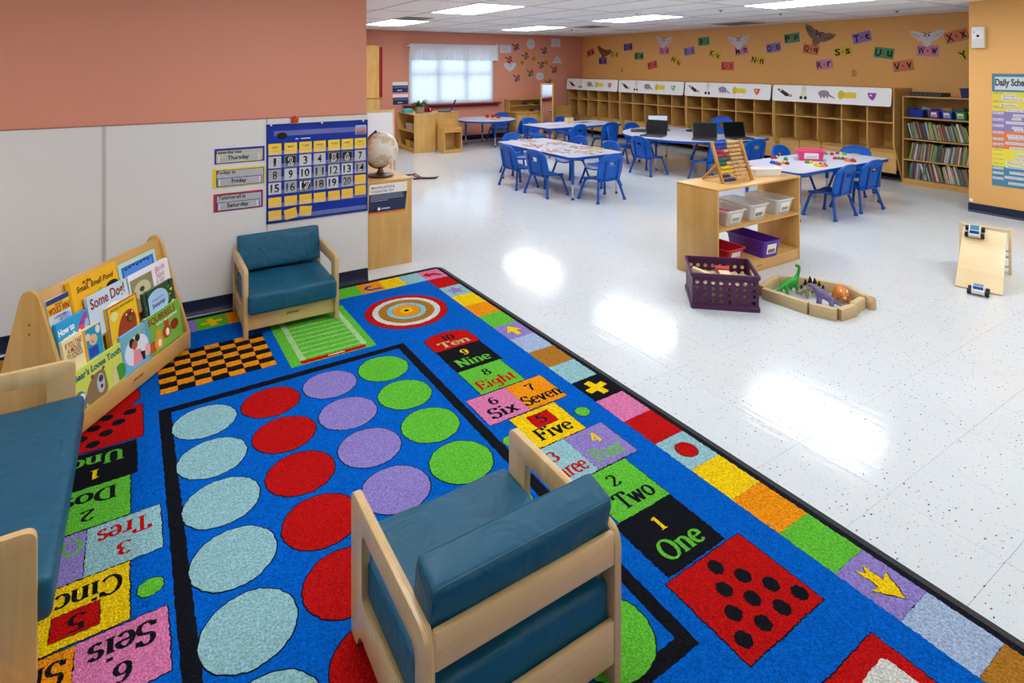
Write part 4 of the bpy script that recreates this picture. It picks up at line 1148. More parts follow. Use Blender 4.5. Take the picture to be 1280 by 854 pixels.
# ------------------------------------------------------------------ partition: schedule poster, sensor
XP = 7.669
ps = thing('schedule_poster', 'tall Daily Schedule poster in yellow, purple, orange and blue bands on the orange partition', 'poster', (XP, 2.533, .325), WALLX)
PW, PH = .40, 1.19
MB().plate(rq(0, PW, 0, PH), 0, .003, 'z').build('sheet', PAPER, ps)
bands = [(1.03, 1.19, '#4f8094'), (.75, 1.03, '#e0cf4a'), (.53, .75, '#8a74a8'), (.33, .53, '#d8733f'), (.175, .33, '#e3d13c'), (0, .175, '#48809a')]
yb = [(1.19 - (92 - 92) , )]
SC = PH / (231 - 92)
def zy(py): return PH - (py - 92) * SC
bands = [(zy(114.5), PH, '#4b7f92'), (zy(138.5), zy(114.5), '#dccb52'), (zy(162.5), zy(138.5), '#8f7fae'), (zy(184.5), zy(162.5), '#d8794a'), (zy(206.5), zy(184.5), '#e0d24a'), (0, zy(206.5), '#48809a')]
for a, b, h in bands:
    flat('band', rq(0, PW, a, b), flatc(h), ps, .003, .0006)
flat('title_box', rq(.025, PW - .02, zy(112), zy(96)), mat('title_grey', '#c3d0d6', .5), ps, .0036, .0006)
txt('Daily Schedule', .345, .1, flatc('#4a5358'), ps, (.2, zy(104), .0046), 0, 'title', .045)
rows = [('7:00 am', 116, '', 0), ('8:00 am', 126.5, '', 0), ('9:00 am', 133.5, '', 0), ('9:30 am', 141, '', 1), ('9:45 am', 149, '', 1), ('10:15 am', 156.5, '', 1), ('10:45 am', 165, '', 1), ('11:15 am', 173, '', 1), ('11:30 am', 179.5, '', 1), ('12:00 pm', 186.5, '', 0), ('1:00 pm', 192, '', 0), ('2:15 pm', 198, '', 0), ('2:30 pm', 203.5, '', 0), ('4:00 pm', 209, '', 1), ('5:15 pm', 215, '', 1), ('5:30 pm', 221.5, '', 1)]
right = [(119.5, 'Arrival', .085), (123, 'Selection of activities', .085), (130.5, 'Breakfast', .075), (137, 'Morning Meeting', .125), (143, 'Outside', .18), (147, 'Play', .17), (152, 'Learning Centers', .12), (158, 'Story', .17), (161, 'time', .19), (168, 'Small group', .13), (171, 'activities', .14), (177, 'Handwashing', .115), (183, 'Transition', .15), (190.5, 'Lunch', .21), (196, 'Nap time', .18), (201, 'Afternoon', .12), (206, 'Afternoon snack', .12), (213, 'Free Play', .15), (219, 'Outside Learning', .11), (226, 'Dismissal', .14)]
for s, py, _, wt in rows:
    if wt: flat('label_strip', rq(.006, .1, zy(py + 1.4), zy(py - 1.6)), flatc('#c9cdd6'), ps, .0037, .0004)
    txt(s, .085, .018, flatc('#5a5f6c'), ps, (.053, zy(py), .0046), 0, 'lettering')
for py, s, x in right:
    ww = min(.014 * len(s), PW - x - .03)
    flat('label_strip', rq(x, x + ww + .02, zy(py + 1.6), zy(py - 1.6)), flatc('#d3d4dc'), ps, .0037, .0004)
    txt(s, ww, .02, flatc('#5a5f6c'), ps, (x + .01 + ww / 2, zy(py), .0046), 0, 'lettering')
sn = thing('motion_sensor', 'white plastic sensor box high on the orange partition', 'sensor', (XP, 2.64, 1.79), WALLX)
MB().box(-.058, .052, 0, .228, 0, .055).build('case', WHITE, sn, bevel=.006)
MB().box(-.05, .044, .01, .1, .055, .058).build('lower_cover', mat('sensor_grey', '#d8d8d6', .4), sn, bevel=.002)
MB().lathe([(.014, 0), (.014, .003)], (0, .13, .055), 12).build('lens', BLACK, sn)
MB().lathe([(.006, 0), (.006, .002)], (-.035, .172, .055), 10).build('indicator', BLACK, sn)
tp = thing('wall_patch', 'small white tape patch above the navy baseboard at the partition edge', 'tape', (XP, 2.722, .115), WALLX)
MB().plate(rrect(-.015, .02, 0, .03, .006, 3), 0, .001, 'z').build('tape', PAPER, tp)

# ------------------------------------------------------------------ alphabet cards and owls on the orange wall
XW = XR - .001
CC = {'r': '#c9614a', 'p': '#6d5aa0', 'y': '#d8b53a', 'g': '#4f8f62', 'k': '#c985a0', 'v': '#8a78b8', 'o': '#d07a52'}
AL = [('A', 'a', 10.852, 1.911, 'r', 15), ('B', 'b', 10.415, 1.711, 'p', 0), ('C', 'c', 10.007, 1.854, 'y', -5), ('D', 'd', 9.574, 2.013, 'p', 4), ('E', 'e', 9.233, 1.807, 'g', 0), ('F', 'f', 8.841, 1.61, 'r', 12), ('G', 'g', 8.507, 1.907, 'k', 0), ('H', 'h', 8.193, 1.692, 'y', -25), ('I', 'i', 7.857, 1.886, 'v', 8), ('J', 'j', 7.507, 2.067, 'g', 4), ('K', 'k', 7.24, 1.81, 'y', -18), ('L', 'l', 6.967, 1.592, 'r', 0), ('M', 'm', 6.672, 1.868, 'k', 8), ('N', 'n', 6.341, 1.689, 'y', -10), ('O', 'o', 6.038, 1.906, 'v', 8), ('P', 'p', 5.705, 2.056, 'g', 5), ('Q', 'q', 5.379, 1.86, 'o', -10), ('R', 'r', 5.161, 1.619, 'k', 8), ('S', 's', 4.875, 1.815, 'y', 6), ('T', 't', 4.591, 2.023, 'v', 12), ('U', 'u', 4.283, 1.783, 'g', -8), ('V', 'v', 4.029, 1.597, 'o', 8), ('W', 'w', 3.723, 1.804, 'k', -3), ('X', 'x', 3.388, 1.99, 'o', 15), ('Y', 'y', 3.24, 1.771, 'y', 25)]
cn = {'r': 'red', 'p': 'purple', 'y': 'yellow', 'g': 'green', 'k': 'pink', 'v': 'lilac', 'o': 'orange red'}
for a, b, y, z, c, rot in AL:
    t = thing('letter_card', '%s card with the letters %s%s on the orange wall' % (cn[c], a, b), 'card', (XW, y, z), (Matrix.Rotation(R(-90), 3, 'Z') @ Matrix.Rotation(R(90), 3, 'X') @ Matrix.Rotation(R(rot), 3, 'Z')).to_euler(), 'alphabet cards')
    w_, h_ = (.27, .155)
    MB().plate(rq(-w_ / 2, w_ / 2, -h_ / 2, h_ / 2), 0, .002, 'z').build('sheet', mat('card_' + c, CC[c], .6), t)
    mtl = INK if a not in 'GLF' else flatc('#8c1f3c')
    txt(a, .085 * (.3 if a == 'I' else 1), .105, mtl, t, (-.078, 0, .0024), 0, 'lettering', .03)
    flat('dot', ring(0, 0, .014, n=12), flatc('#b02a22'), t, .002, .0006)
    txt(b, .07 * (.35 if b in 'ilj' else 1), .085, mtl, t, (.078, -.003, .0024), 0, 'lettering', .03)
def owl(label, y, z, rot, h, dark, s=1.0, flip=1):
    t = thing('owl_cutout', label, 'decoration', (XW, y, z), (Matrix.Rotation(R(-90), 3, 'Z') @ Matrix.Rotation(R(90), 3, 'X') @ Matrix.Rotation(R(rot), 3, 'Z')).to_euler(), 'paper owls on the orange wall')
    m1 = flatc(h); m2 = flatc(dark)
    for sg_ in (1, -1):
        wing = [(.02, -.02), (.05, .05), (.12, .085), (.2, .09), (.195, .06), (.18, .03), (.15, .0), (.1, -.04), (.05, -.06)]
        flat('wing', [(sg_ * x * s, yy * s) for x, yy in wing], m1, t, .002, .002)
        for k in range(3):
            flat('feather', [(sg_ * x * s, yy * s) for x, yy in ((.07 + .03 * k, -.03 + .015 * k), (.12 + .025 * k, .03 + .012 * k), (.11 + .025 * k, .035 + .012 * k))], m2, t, .004, .0006)
    flat('body', ring(0, -.04 * s, .055 * s, .085 * s, 20), m1, t, .0035, .002)
    flat('head', round_poly([(-.055 * s, 0), (-.06 * s, .075 * s), (0, .05 * s), (.06 * s, .075 * s), (.055 * s, 0)], .01), m1, t, .005, .002)
    flat('brow', [(-.05 * s, .07 * s), (0, .045 * s), (.05 * s, .07 * s), (.045 * s, .055 * s), (0, .035 * s), (-.045 * s, .055 * s)], INK, t, .007, .0006)
    for sg_ in (1, -1):
        flat('eye', ring(sg_ * .022 * s, .02 * s, .012 * s, n=12), INK, t, .007, .0006)
    flat('beak', [(-.01 * s, .005 * s), (.01 * s, .005 * s), (0, -.02 * s)], flatc('#c98a2c'), t, .007, .0006)
    for sg_ in (1, -1):
        flat('foot', [(sg_ * .03 * s, -.11 * s), (sg_ * .01 * s, -.11 * s), (sg_ * .02 * s, -.14 * s)], flatc('#c98a2c'), t, .0035, .001)
owl('brown paper owl above the Bb card', 10.372, 1.905, -14, '#7d5236', '#5a3824', 1.25)
owl('white paper owl above the Gg card', 8.531, 2.1, -8, '#d3cfd8', '#a9a4b8', 1.15)
owl('white paper owl above the Mm card', 6.724, 2.035, 3, '#d3cfd8', '#a9a4b8', 1.15)
owl('large brown paper owl with a raised wing above the Qq card', 5.262, 2.07, -22, '#7e6656', '#5c4638', 1.3)
owl('white paper owl with spread wings above the Ww card', 3.73, 1.99, 0, '#d6d2d4', '#aaa6ae', 1.05)
for k, (y, z) in enumerate(((4.702, 1.483), (9.767, 1.495))):
    t = thing('wall_plate', ('beige outlet plate on the orange wall under the Ss and Uu cards', 'beige outlet plate on the orange wall under the Cc card')[k], 'outlet', (XW, y, z), WALLX, 'wall plates')
    MB().box(-.04, .04, -.055, .055, 0, .006).build('plate', mat('plate_beige', '#c9a06a', .4), t, bevel=.003)
    for s in (-.022, .022):
        MB().box(-.014, .014, s - .014, s + .014, .006, .008).build('socket', mat('socket', '#a5804e', .4), t)
# ------------------------------------------------------------------ coat lockers
def locker():
    t = thing('coat_locker', '', 'locker', (0, 0, 0), 0, 'coat lockers along the orange wall')
    hw = .8925
    front = [(0, 1.288), (0, .54), (.02, .47), (.08, .37), (.15, .22), (.25, 0)]
    outer = front + [(.5, 0), (.5, 1.288)]
    for y in (-hw, hw - .02):
        MB().plate([(x, z) for x, z in outer], y, y + .02, 'y').build('side_panel', PLYZ, t, bevel=.003, seg=1)
    div = [(.015, 1.27), (.015, .52), (.03, .46), (.06, .44), (.48, .44), (.48, 1.27)]
    for k in range(1, 5):
        y = -hw + 2 * hw * k / 5
        MB().plate(div, y - .008, y + .008, 'y').build('divider', PLYZ, t)
    MB().box(.0, .5, -hw + .02, hw - .02, 1.27, 1.288).build('top', PLYY, t)
    MB().box(.48, .495, -hw + .02, hw - .02, .2, 1.27).build('back_panel', PLYZ, t)
    for k in range(5):
        a = -hw + .02 + (2 * hw - .04) * k / 5 + .006; b = -hw + .02 + (2 * hw - .04) * (k + 1) / 5 - .006
        MB().box(.012, .48, a, b, .808, .824).build('shelf', PLYY, t)
        hk = MB().box(.455, .48, (a + b) / 2 - .03, (a + b) / 2 + .03, .742, .768).build('hook_rail', PLYY, t)
        MB().tube([(.46, (a + b) / 2, .755), (.425, (a + b) / 2, .75), (.42, (a + b) / 2, .77)], .006, 6).build('hook', BLACK, hk)
        bow = [(.10, a), (.085, a + (b - a) * .25), (.08, (a + b) / 2), (.085, a + (b - a) * .75), (.10, b), (.48, b), (.48, a)]
        MB().plate([(x, y) for x, y in bow], .424, .44, 'z').build('seat', PLYY, t)
        MB().box(.105, .12, a, b, .12, .424).build('seat_front', PLYY, t)
    hd = MB(Matrix.Translation((0, 0, 1.29)) @ Matrix.Rotation(R(8), 4, 'Y')).plate(rrect(-hw + .012, hw - .012, -.255, 0, .03, 3), -.03, -.018, 'x').build('header_panel', WHITE, t, bevel=.002, seg=1)
    return t
lk = locker()
LN = ['coat locker unit in the far corner beside the salmon wall', 'coat locker unit second from the salmon wall', 'coat locker unit behind the laptop table with an orange animal sticker', 'coat locker unit beside the bookshelf with a purple animal sticker']
HEADM = Matrix.Translation((0, 0, 1.29)) @ Matrix.Rotation(R(8), 4, 'Y')
def sticker(parent, y, z, pts, h, lv=0):
    return MB(HEADM).plate([(-(a) + y, b + z) for a, b in pts], -.0306 - lv * .0008, -.030, 'x').build('sticker', flatc(h), parent)
UNITS = [lk] + [copy_tree(lk) for i in range(3)]
for i, o in enumerate(UNITS):
    o.location = (8.59, 11.088 - .8975 - i * 1.7945, 0)
    o['label'] = LN[i]
    p = [c for c in o.children if c.name.startswith('header')][0]
    d = .0006
    # rocket, figure, armadillo, yellow trumpet, pot: printed stickers
    sticker(p, .67, -.12, [(-.14, .06), (-.05, .05), (.06, -.01), (.09, -.05), (.02, -.06), (-.07, 0)], '#26282c')
    sticker(p, .67, -.12, ring(.1, -.045, .03, .025, 12), '#e08a3c', 1); sticker(p, .67, -.12, ring(-.07, .035, .018, .012, 10), '#e8e8e8', 1)
    sticker(p, .36, -.11, [(-.035, .02), (.035, .02), (.05, -.05), (-.05, -.05)], '#dfe0b8'); sticker(p, .36, -.11, ring(0, .06, .04, .05, 14), '#d3cfca', 1)
    for s in (-.04, .03): sticker(p, .36, -.11, rq(s - .02, s + .025, -.1, -.055), '#1e2024', 1)
    sticker(p, .03, -.12, ring(-.02, .01, .085, .05, 16), '#8f8894'); sticker(p, .03, -.12, [(.04, .02), (.15, -.05), (.14, -.06), (.03, -.02)], '#8f8894'); 
    for s in (-.07, -.02, .03): sticker(p, .03, -.12, rq(s, s + .02, -.06, -.02), '#7c7682', 1)
    sticker(p, -.29, -.12, rrect(-.05, .13, -.045, .04, .02, 3), '#dccb2e'); sticker(p, -.29, -.12, ring(-.085, 0, .045, .065, 16), '#cdb824', 1)
    c = ('#c4637a', '#8fb07a', '#d0622c', '#8a4aa0')[i]
    sticker(p, -.63, -.12, [(-.06, .045), (.06, .045), (.04, -.03), (.01, -.065), (-.02, -.04), (-.045, -.02)], c)
    sticker(p, -.63, -.12, ring(-.015, .01, .014, n=10), '#e9dcd2', 1)

# ------------------------------------------------------------------ bookcase beside the partition
bk = thing('bookcase', 'plywood bookcase packed with thin picture books beside the orange partition', 'bookcase', (8.708, 3.395, 0))
BW = .475
for y in (-BW, BW - .018):
    MB().box(0, .385, y, y + .018, 0, 1.172).build('side_panel', PLYZ, bk, bevel=.003, seg=1)
MB().box(-.002, .387, -BW, BW, 1.172, 1.19).build('top', PLYY, bk, bevel=.003, seg=1)
MB().box(.37, .385, -BW + .018, BW - .018, .05, 1.172).build('back_panel', PLYY, bk)
for z in (.076, .34, .618, .905):
    MB().box(.0, .37, -BW + .018, BW - .018, z - .016, z).build('shelf', PLYY, bk, bevel=.002, seg=1)
kb = MB().box(.002, .02, -BW + .018, BW - .018, 0, .06).build('kickboard', PLYY, bk)
txt('jonti', .07, .014, INK, kb, (.0014, -.14, .03), 0, 'logo', .02, .3, rot=WALLX)
BC = ['#7f8262', '#939a7c', '#c9c4a8', '#4a5450', '#b0a078', '#7c7468', '#d0cfc6', '#6a766c', '#b8a850', '#5a5068', '#9aa0a0', '#3c444e', '#a0785c', '#809a5c', '#cfc4b0', '#5c8078', '#84585a', '#b8bcc4']
CN = ['olive', 'sage', 'cream', 'dark green', 'tan', 'taupe', 'off-white', 'grey green', 'mustard', 'plum', 'grey', 'charcoal', 'rust', 'green', 'beige', 'teal', 'wine', 'silver']
ROW = ['upper', 'middle', 'lower']
ORD = ['first', 'second', 'third', 'fourth', 'fifth', 'sixth', 'seventh', 'eighth', 'ninth', 'tenth', 'eleventh', 'twelfth', 'thirteenth', 'fourteenth', 'fifteenth', 'sixteenth', 'seventeenth', 'eighteenth', 'nineteenth', 'twentieth', 'twenty-first', 'twenty-second', 'twenty-third', 'twenty-fourth', 'twenty-fifth', 'twenty-sixth', 'twenty-seventh', 'twenty-eighth', 'twenty-ninth', 'thirtieth', 'thirty-first', 'thirty-second', 'thirty-third', 'thirty-fourth', 'thirty-fifth']
rb = random.Random(3)
for r_, z in enumerate((.618, .34, .076)):
    y = 3.395 + BW - .03 - (.07 if r_ == 0 else .04)
    k = 0
    lean = (-14, 9, -13)[r_]
    while y > 3.395 - BW + .1 and k < 34:
        th = rb.uniform(.012, .028)
        ci = rb.randrange(len(BC))
        hh = rb.uniform(.195, .238)
        dd = rb.uniform(.2, .26)
        a = R(lean + rb.uniform(-3, 3)) * (1 if not (r_ == 2 and k < 7) else -.35)
        t = thing('book', 'thin %s book, %s from the lockers in the %s bookcase row' % (CN[ci], ORD[k], ROW[r_]), 'book', (8.735 + rb.uniform(0, .02), y, z + abs(math.sin(a)) * th), (a, 0, 0), 'books packed on the bookcase')
        mm = mat('cover_%d' % ci, BC[ci], .45)
        MB().box(0, .003, -th, 0, 0, hh).build('spine', mm, t)
        MB().box(.003, dd, -.0025, 0, 0, hh).build('cover', mm, t)
        MB().box(.003, dd, -th, -th + .0025, 0, hh).build('cover', mm, t)
        MB().box(.003, dd - .004, -th + .0025, -.0025, .003, hh - .003).build('pages', PAPER, t)
        if k in (13,) and r_ == 0 or (k == 22 and r_ == 2):
            MB().box(-.002, 0, -th - .002, .002, hh * .6, hh * .85).build('pink_tag', flatc('#e04a9a'), t)
        y -= th / math.cos(a) + rb.uniform(.002, .007)
        k += 1

def tub(label, cat, loc, rz, L, W, H, m, taper=.88, rim=.012, th=.003, group=None, name='storage_bin', tag_=None, handles=False):
    """open tapered bin, origin at the middle of its foot; long side along local Y, front towards -Y."""
    t = thing(name, label, cat, loc, rz, group)
    def rect(l, w, r): return rrect(-w / 2, w / 2, -l / 2, l / 2, r, 3)
    n = 16
    lo_o, hi_o = rect(L * taper, W * taper, .02), rect(L, W, .022)
    lo_i, hi_i = rect(L * taper - 2 * th, W * taper - 2 * th, .018), rect(L - 2 * th, W - 2 * th, .02)
    vs = [(x, y, 0) for x, y in lo_o] + [(x, y, H) for x, y in hi_o] + [(x, y, H) for x, y in hi_i] + [(x, y, th) for x, y in lo_i]
    fs = [tuple(reversed(range(n))), tuple(range(3 * n, 4 * n))]
    for b in range(3):
        for i in range(n):
            j = (i + 1) % n
            fs.append((b * n + i, b * n + j, (b + 1) * n + j, (b + 1) * n + i))
    MB().add(vs, fs).build('tub', m, t, 40)
    MB().plate(rect(L + 2 * rim, W + 2 * rim, .028), H - .012, H, 'z', [rect(L - 2 * th, W - 2 * th, .02)]).build('rim', m, t, bevel=.002, seg=1)
    if tag_:
        a = math.atan2(L * (1 - taper) / 2, H)
        f = MB(Matrix.Translation((0, -L * taper / 2, 0)) @ Matrix.Rotation(a, 4, 'X')).box(-W * .26, W * .26, -.0022, -.0008, H * .22, H * .8).build('label', PAPER, t)
        MB(Matrix.Translation((0, -L * taper / 2, 0)) @ Matrix.Rotation(a, 4, 'X')).box(-W * .2, W * .2, -.0028, -.0021, H * .28, H * .5).build('label_picture', flatc(tag_), f)
    return t
def pcol(k, h): return mat('plastic_' + k, h, .38, .4)
# bins on the bookcase, fronts towards -X
for y, w_, k, h, lab in ((3.735, .2, 'navy', '#1c3fa0', 'wide dark blue bin at the locker end of the bookcase top shelf'), (3.515, .125, 'purple', '#6a3aa8', 'purple bin with white label on the bookcase'), (3.37, .125, 'blue', '#2a5fd0', 'blue bin with white label and yellow papers on the bookcase'), (3.22, .125, 'green', '#2f9a4c', 'green bin with white label on the bookcase'), (3.08, .12, 'yellow', '#d8c22c', 'yellow bin beside the partition on the bookcase')):
    tub(lab, 'bin', (8.9, y, .905), R(-90), .3, w_, .108, pcol(k, h), .85, .006, group='bins on the bookcase', tag_='#9a9aa0' if k not in ('navy', 'yellow') else None)
for y, h, a, lab in ((3.69, '#b8bcc2', 20, 'grey booklet sticking out of the dark blue bin'), (3.38, '#d8b02c', -8, 'yellow papers sticking out of the blue bin'), (3.2, '#1c4a30', 12, 'dark green folder sticking out of the green bin')):
    t = thing('booklet', lab, 'booklet', (8.93, y, .912), (R(a), R(-30), 0), 'papers in the bookcase bins')
    MB().box(-.06, .06, -.05, .05, .0, .006).build('cover', flatc(h), t) if False else MB().box(-.004, .004, -.05, .05, 0, .16).build('cover', flatc(h), t)
    MB().box(-.0035, .0035, -.048, .052, .002, .158).build('pages', PAPER, t)
t = thing('paper_tray', 'flat black wire paper tray lying on the bookcase top', 'tray', (8.86, 3.61, 1.19))
BR = mat('tray_dark', '#3a3430', .5)
MB().plate(rrect(-.11, .12, -.19, .19, .02, 3), .0, .004, 'z').build('bottom', BR, t)
MB().plate(rrect(-.12, .13, -.2, .2, .02, 3), .0, .05, 'z', [rrect(-.113, .123, -.193, .193, .018, 3)]).build('rim', BR, t)
for k in range(9): MB().tube([(-.121, -.18 + .045 * k, .004), (-.121, -.18 + .045 * k, .046)], .003, 5).build('bar', mat('tray_bar', '#6a5a48', .4), t)
tub('dark blue woven basket on the bookcase top beside the partition', 'basket', (8.88, 3.13, 1.19), R(-90), .26, .2, .12, pcol('dknavy', '#222c66'), .88, .008, name='basket')

# ------------------------------------------------------------------ blue stacking chairs
def chair():
    t = thing('school_chair', '', 'chair', (0, 0, 0), 0, 'blue school chairs')
    # seat
    g = []
    for i in range(9):
        x = -.165 + .33 * i / 8
        row = []
        for j in range(9):
            y = -.145 + .325 * j / 8
            e = (abs(x) / .165) ** 6
            z = .272 - .012 * (1 - (x / .165) ** 2) - (.03 * ((j - 6) / 2) ** 2 if j > 6 else 0) + (.01 * (2 - j) / 2 if j < 2 else 0)
            yy = y - (.03 * e if j == 8 else 0)
            row.append((x * (.96 if j > 6 else 1), yy, z))
        g.append(row)
    MB().shell(g, .016).build('seat', BLUE, t, 50)
    MB().box(-.155, .155, -.14, -.128, .235, .262).build('seat_skirt', BLUE, t, bevel=.004)
    # back with a hand slot
    us = [-.183, -.145, -.09, -.048, .048, .09, .145, .183]
    vs_ = [0, .1, .25, .4, .52, .61, .7, .85, .95, 1.0]
    gb = []
    for u in us:
        row = []
        for v in vs_:
            e = abs(u) / .183
            top = .565 - .055 * e ** 3
            z = .285 + v * (top - .285)
            y = -.148 - .05 * v + .03 * e ** 3 + (.0 if v < .95 else -.006)
            row.append((u * (1 - .10 * v ** 3) * (.93 + .07 * min(1, v * 4)), y, z))
        gb.append(row)
    MB().shell([list(r) for r in gb], -.02, [(3, 4), (3, 5)]).build('backrest', BLUE, t, 40)
    per = [gb[0][j] for j in range(1, 10)] + [gb[i][-1] for i in range(1, 7)] + [gb[-1][j] for j in range(9, 0, -1)]
    MB().tube([(x, y - .006, z - (.004 if i in range(8, 16) else 0)) for i, (x, y, z) in enumerate(per)], .0145, 8).build('back_rim', BLUE, t, 60)
    for s in (-1, 1):
        MB().plate([(-.158, .25), (-.175, .25), (-.215, .5), (-.2, .5)], s * .1 - .012, s * .1 + .012, 'x').build('back_bracket', BLUED, t, bevel=.004)
    for sx in (-1, 1):
        for sy in (-1, 1):
            lg = MB().tube([(sx * .09, sy * .05, .25), (sx * .13, sy * .09, .252), (sx * .152, sy * .112, .236), (sx * .165, sy * .125, .2), (sx * .212, sy * .168, .02)], .0152, 8).build('leg', BLUED, t, 60)
            MB().lathe([(.0158, .03), (.0195, .02), (.023, .009), (.017, 0)][::-1], (sx * .2125, sy * .1685, 0), 10).build('foot_cap', BLUED, lg, 60)
    MB().box(-.12, .12, -.1, .09, .246, .256).build('seat_frame', BLUED, t)
    return t
CHAIRS = [
    (4.21, 6.5, -90, 1, 'blue chair at the puzzle table, backing the open floor, nearer the salmon wall'),
    (4.245, 5.92, -84, 1, 'blue chair at the puzzle table with its slot showing, beside the chrome footed front leg'),
    (4.643, 5.34, 2, 1, 'blue chair at the near short end of the puzzle table'),
    (4.75, 7.33, 180, 1, 'blue chair at the far short end of the puzzle table'),
    (5.2, 6.66, 90, 1, 'blue chair across the puzzle table, farther from the low shelf'),
    (5.2, 6.0, 90, 1, 'blue chair across the puzzle table, nearer the low shelf'),
    (6.42, 9.33, 178, 1, 'blue chair on the far side of the middle table beside the play kitchen'),
    (7.15, 9.27, 184, 1, 'blue chair on the far side of the middle table behind the crayon box'),
    (6.47, 8.21, 3, 1, 'blue chair on the near side of the middle table by the puzzle table'),
    (7.22, 8.21, -4, 1, 'blue chair on the near side of the middle table toward the lockers'),
    (6.78, 7.3, -148, 1, 'turned blue chair at the salmon wall end of the laptop table'),
    (6.33, 6.23, -90, 1, 'blue chair on the open floor side of the laptop table'),
    (6.76, 5.5, 4, 1, 'blue chair at the laptop table partly behind the abacus'),
    (7.3, 5.27, -10, 1, 'blue chair at the laptop table between the abacus and the pink bin'),
    (7.42, 7.55, 178, 1, 'blue chair behind the laptop table with only its top showing'),
    (8.12, 6.5, 90, 1.28, 'taller blue chair inside the laptop table facing the room'),
    (6.2, 3.46, 2, 1, 'blue chair at the toy table nearest the low shelf'),
    (6.77, 3.47, -3, 1, 'blue chair at the toy table nearest the bookcase'),
    (6.95, 4.34, 180, 1, 'blue chair across the toy table behind the pink bin'),
    (7.52, 3.93, 100, 1, 'blue chair at the locker end of the toy table'),
    (6.5, 10.82, 128, 1, 'blue chair behind the round table by the salmon wall'),
    (6.33, 9.84, 28, 1, 'blue chair on the near side of the round table'),
]
ch0 = chair()
for k, (x, y, a, s, lab) in enumerate(CHAIRS):
    o = ch0 if k == 0 else copy_tree(ch0)
    o.location = (x, y, 0); o.rotation_euler = (0, 0, R(a)); o.scale = (s, s, s)
    o['label'] = lab

# ------------------------------------------------------------------ tables
def table(name, label, outline, legs, z=.52, loc=(0, 0, 0)):
    t = thing(name, label, 'table', loc, 0, 'blue edged activity tables')
    MB().plate(outline, z - .003, z, 'z').build('top', LAMINATE, t)
    big = []
    cx = sum(p[0] for p in outline) / len(outline); cy = sum(p[1] for p in outline) / len(outline)
    m_ = len(outline)
    for i, p in enumerate(outline):
        a, b = Vector(outline[i - 1]), Vector(outline[(i + 1) % m_])
        d = (b - a).normalized(); nrm = Vector((d.y, -d.x))
        if sum(outline[q][0] * outline[(q + 1) % m_][1] - outline[(q + 1) % m_][0] * outline[q][1] for q in range(m_)) < 0: nrm = -nrm
        big.append((p[0] + nrm.x * .008, p[1] + nrm.y * .008))
    MB().plate(big, z - .032, z - .002, 'z').build('edge_band', BLUED, t, 30)
    MB().plate(outline, z - .034, z - .032, 'z').build('underside', mat('underside', '#3a4a78', .6), t)
    for x, y in legs:
        lg = MB().tube([(x, y, z - .034), (x, y, .19)], .019, 12).build('leg', BLUED, t, 60)
        MB().tube([(x, y, .2), (x, y, .03)], .013, 10).build('leg_tube', CHROME, lg, 60)
        MB().ball((x, y, .018), .018, 12, 8).build('leg_foot', mat('foot_navy', '#1d3560', .4), lg, 60)
        d = Vector((cx - x, cy - y)); d.normalize()
        MB().tube([(x, y, .32), (x + d.x * .11, y + d.y * .11, z - .034)], .006, 6).build('brace', CHROME, lg, 60)
    return t
table('activity_table', 'rectangular white table with blue edge covered in puzzle pieces', rrect(4.24, 5.07, 5.4, 7.12, .07, 5), [(4.31, 5.47), (5.0, 5.47), (4.31, 7.05), (5.0, 7.05)])
table('activity_table', 'rectangular white table with blue edge holding a wooden crayon box, behind the puzzle table', rrect(5.88, 7.58, 8.12, 8.98, .07, 5), [(5.96, 8.2), (7.5, 8.2), (5.96, 8.9), (7.5, 8.9)])
table('activity_table', 'rectangular white table with blue edge holding a pink bin and small toys', rrect(5.55, 7.34, 3.39, 4.17, .07, 5), [(5.66, 3.47), (7.25, 3.47), (5.66, 4.08), (7.25, 4.08)])
table('round_table', 'round white table with blue edge by the salmon wall', ring(5.87, 10.28, .6, n=40), [(5.53, 10.5), (6.05, 10.74), (5.83, 9.84), (6.3, 10.1)])
C3 = (7.38, 6.36)
hs = ring(C3[0], C3[1], 1.06, 1.06, 30, 90, 270) + [(7.86, 5.30), (7.90, 5.36), (7.90, 5.95)] + ring(7.9, 6.36, .42, .41, 14, 270, 90)[::1] + [(7.9, 7.36), (7.86, 7.42)]
hs = ring(C3[0], C3[1], 1.06, 1.06, 30, 90, 270) + [(7.86, 5.30), (7.90, 5.36), (7.90, 5.95)] + ring(7.9, 6.36, .42, .41, 14, 270, 90) + [(7.9, 7.36), (7.86, 7.42)]
table('horseshoe_table', 'horseshoe shaped white table with blue edge carrying open laptops', hs, [(6.62, 6.36), (7.0, 5.62), (7.75, 5.5), (7.75, 7.2), (7.0, 7.1)])

